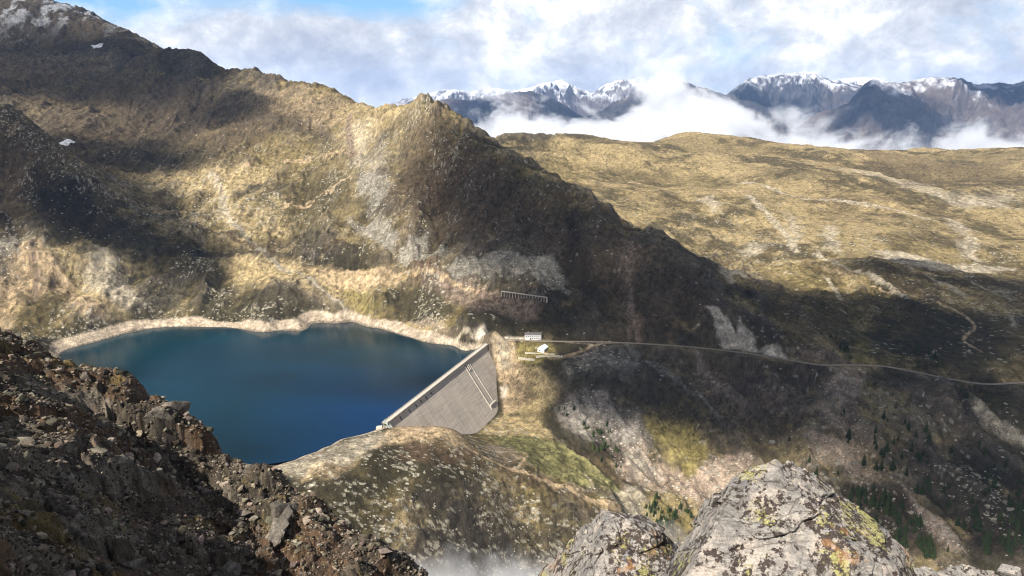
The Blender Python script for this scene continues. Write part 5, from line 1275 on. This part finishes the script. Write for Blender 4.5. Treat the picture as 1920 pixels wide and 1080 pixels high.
def wramp(fac, stops):
    nd = t.nodes.new('ShaderNodeValToRGB'); el = nd.color_ramp.elements
    while len(el) < len(stops): el.new(0.5)
    for e_, (p_, c_) in zip(el, stops): e_.position = p_; e_.color = (*c_, 1) if not isinstance(c_, (int, float)) else (c_, c_, c_, 1)
    t.links.new(fac, nd.inputs['Fac']); return nd.outputs['Color']


def wmix(f, a_, b_):
    nd = t.nodes.new('ShaderNodeMix'); nd.data_type = 'RGBA'
    for s_, val in ((nd.inputs['Factor'], f), (nd.inputs['A'], a_), (nd.inputs['B'], b_)):
        if isinstance(val, (int, float)): s_.default_value = val
        elif isinstance(val, tuple): s_.default_value = (*val, 1)
        else: t.links.new(val, s_)
    return nd.outputs['Result']


SK = 9.3      # the Background strength is 0.1
big_n = wnoise(4.5, 9, 0.62, (1, 1, 1.5), 0.2); mid_n = wnoise(12.0, 9, 0.66, (1, 1, 1.3), 0.25)
cn = mathn(t, 'ADD', mathn(t, 'MULTIPLY', big_n, 0.5), mathn(t, 'MULTIPLY', mid_n, 0.5))
cloudc = wramp(cn, [(0.39, (0.35 * SK, 0.38 * SK, 0.46 * SK)), (0.46, (0.46 * SK, 0.49 * SK, 0.55 * SK)), (0.505, (0.58 * SK, 0.60 * SK, 0.645 * SK)), (0.55, (0.76 * SK, 0.76 * SK, 0.76 * SK))])
blue = wmix(0.75, sk.outputs[0], (0.17 * SK, 0.37 * SK, 0.62 * SK))
cover = mathn(t, 'ADD', mathn(t, 'MULTIPLY', mathn(t, 'SUBTRACT', wnoise(6.0, 7, 0.6, (1, 1, 2.2), 0.5), 0.5), 3.0), 1.15)
# open blue high on the left, and a more broken sky overhead
openl = mathn(t, 'MULTIPLY', mathn(t, 'SUBTRACT', dz, 0.055), 16.0, True); openl = mathn(t, 'MULTIPLY', openl, mathn(t, 'MULTIPLY', mathn(t, 'SUBTRACT', -0.02, dx), 6.0, True))
cover = mathn(t, 'SUBTRACT', cover, mathn(t, 'MULTIPLY', openl, 1.1))
high = mathn(t, 'MULTIPLY', mathn(t, 'SUBTRACT', dz, 0.15), 4.0, True)
cover = mathn(t, 'SUBTRACT', cover, mathn(t, 'MULTIPLY', high, 0.9), True)
near_sky = wmix(cover, blue, cloudc)
dimmer = wmix(high, near_sky, wmix(mathn(t, 'ADD', mathn(t, 'MULTIPLY', cover, 0.35), 0.5), sk.outputs[0], (0.165 * SK, 0.15 * SK, 0.13 * SK)))
t.links.new(dimmer, bg.inputs['Color']); bg.inputs['Strength'].default_value = 0.1
cam = bpy.data.objects.new('camera', bpy.data.cameras.new('camera')); C.objects.link(cam); cam.location = CAM; cam.rotation_euler = (math.pi / 2 - PITCH, 0, 0)
cam.data.sensor_width = 36; cam.data.lens = 36 * FPX / 1920; cam.data.clip_start = 0.1; cam.data.clip_end = 60000; sc.camera = cam
sc.view_settings.view_transform = 'Standard'; sc.view_settings.look = 'None'; sc.view_settings.exposure = 0.80; sc.view_settings.gamma = 1
sc.render.engine = 'CYCLES'; sc.cycles.use_denoising = True; sc.cycles.filter_width = 1.05; sc.cycles.max_bounces = 12; sc.cycles.volume_bounces = 8; sc.cycles.diffuse_bounces = 3; sc.cycles.glossy_bounces = 2; sc.cycles.transparent_max_bounces = 16
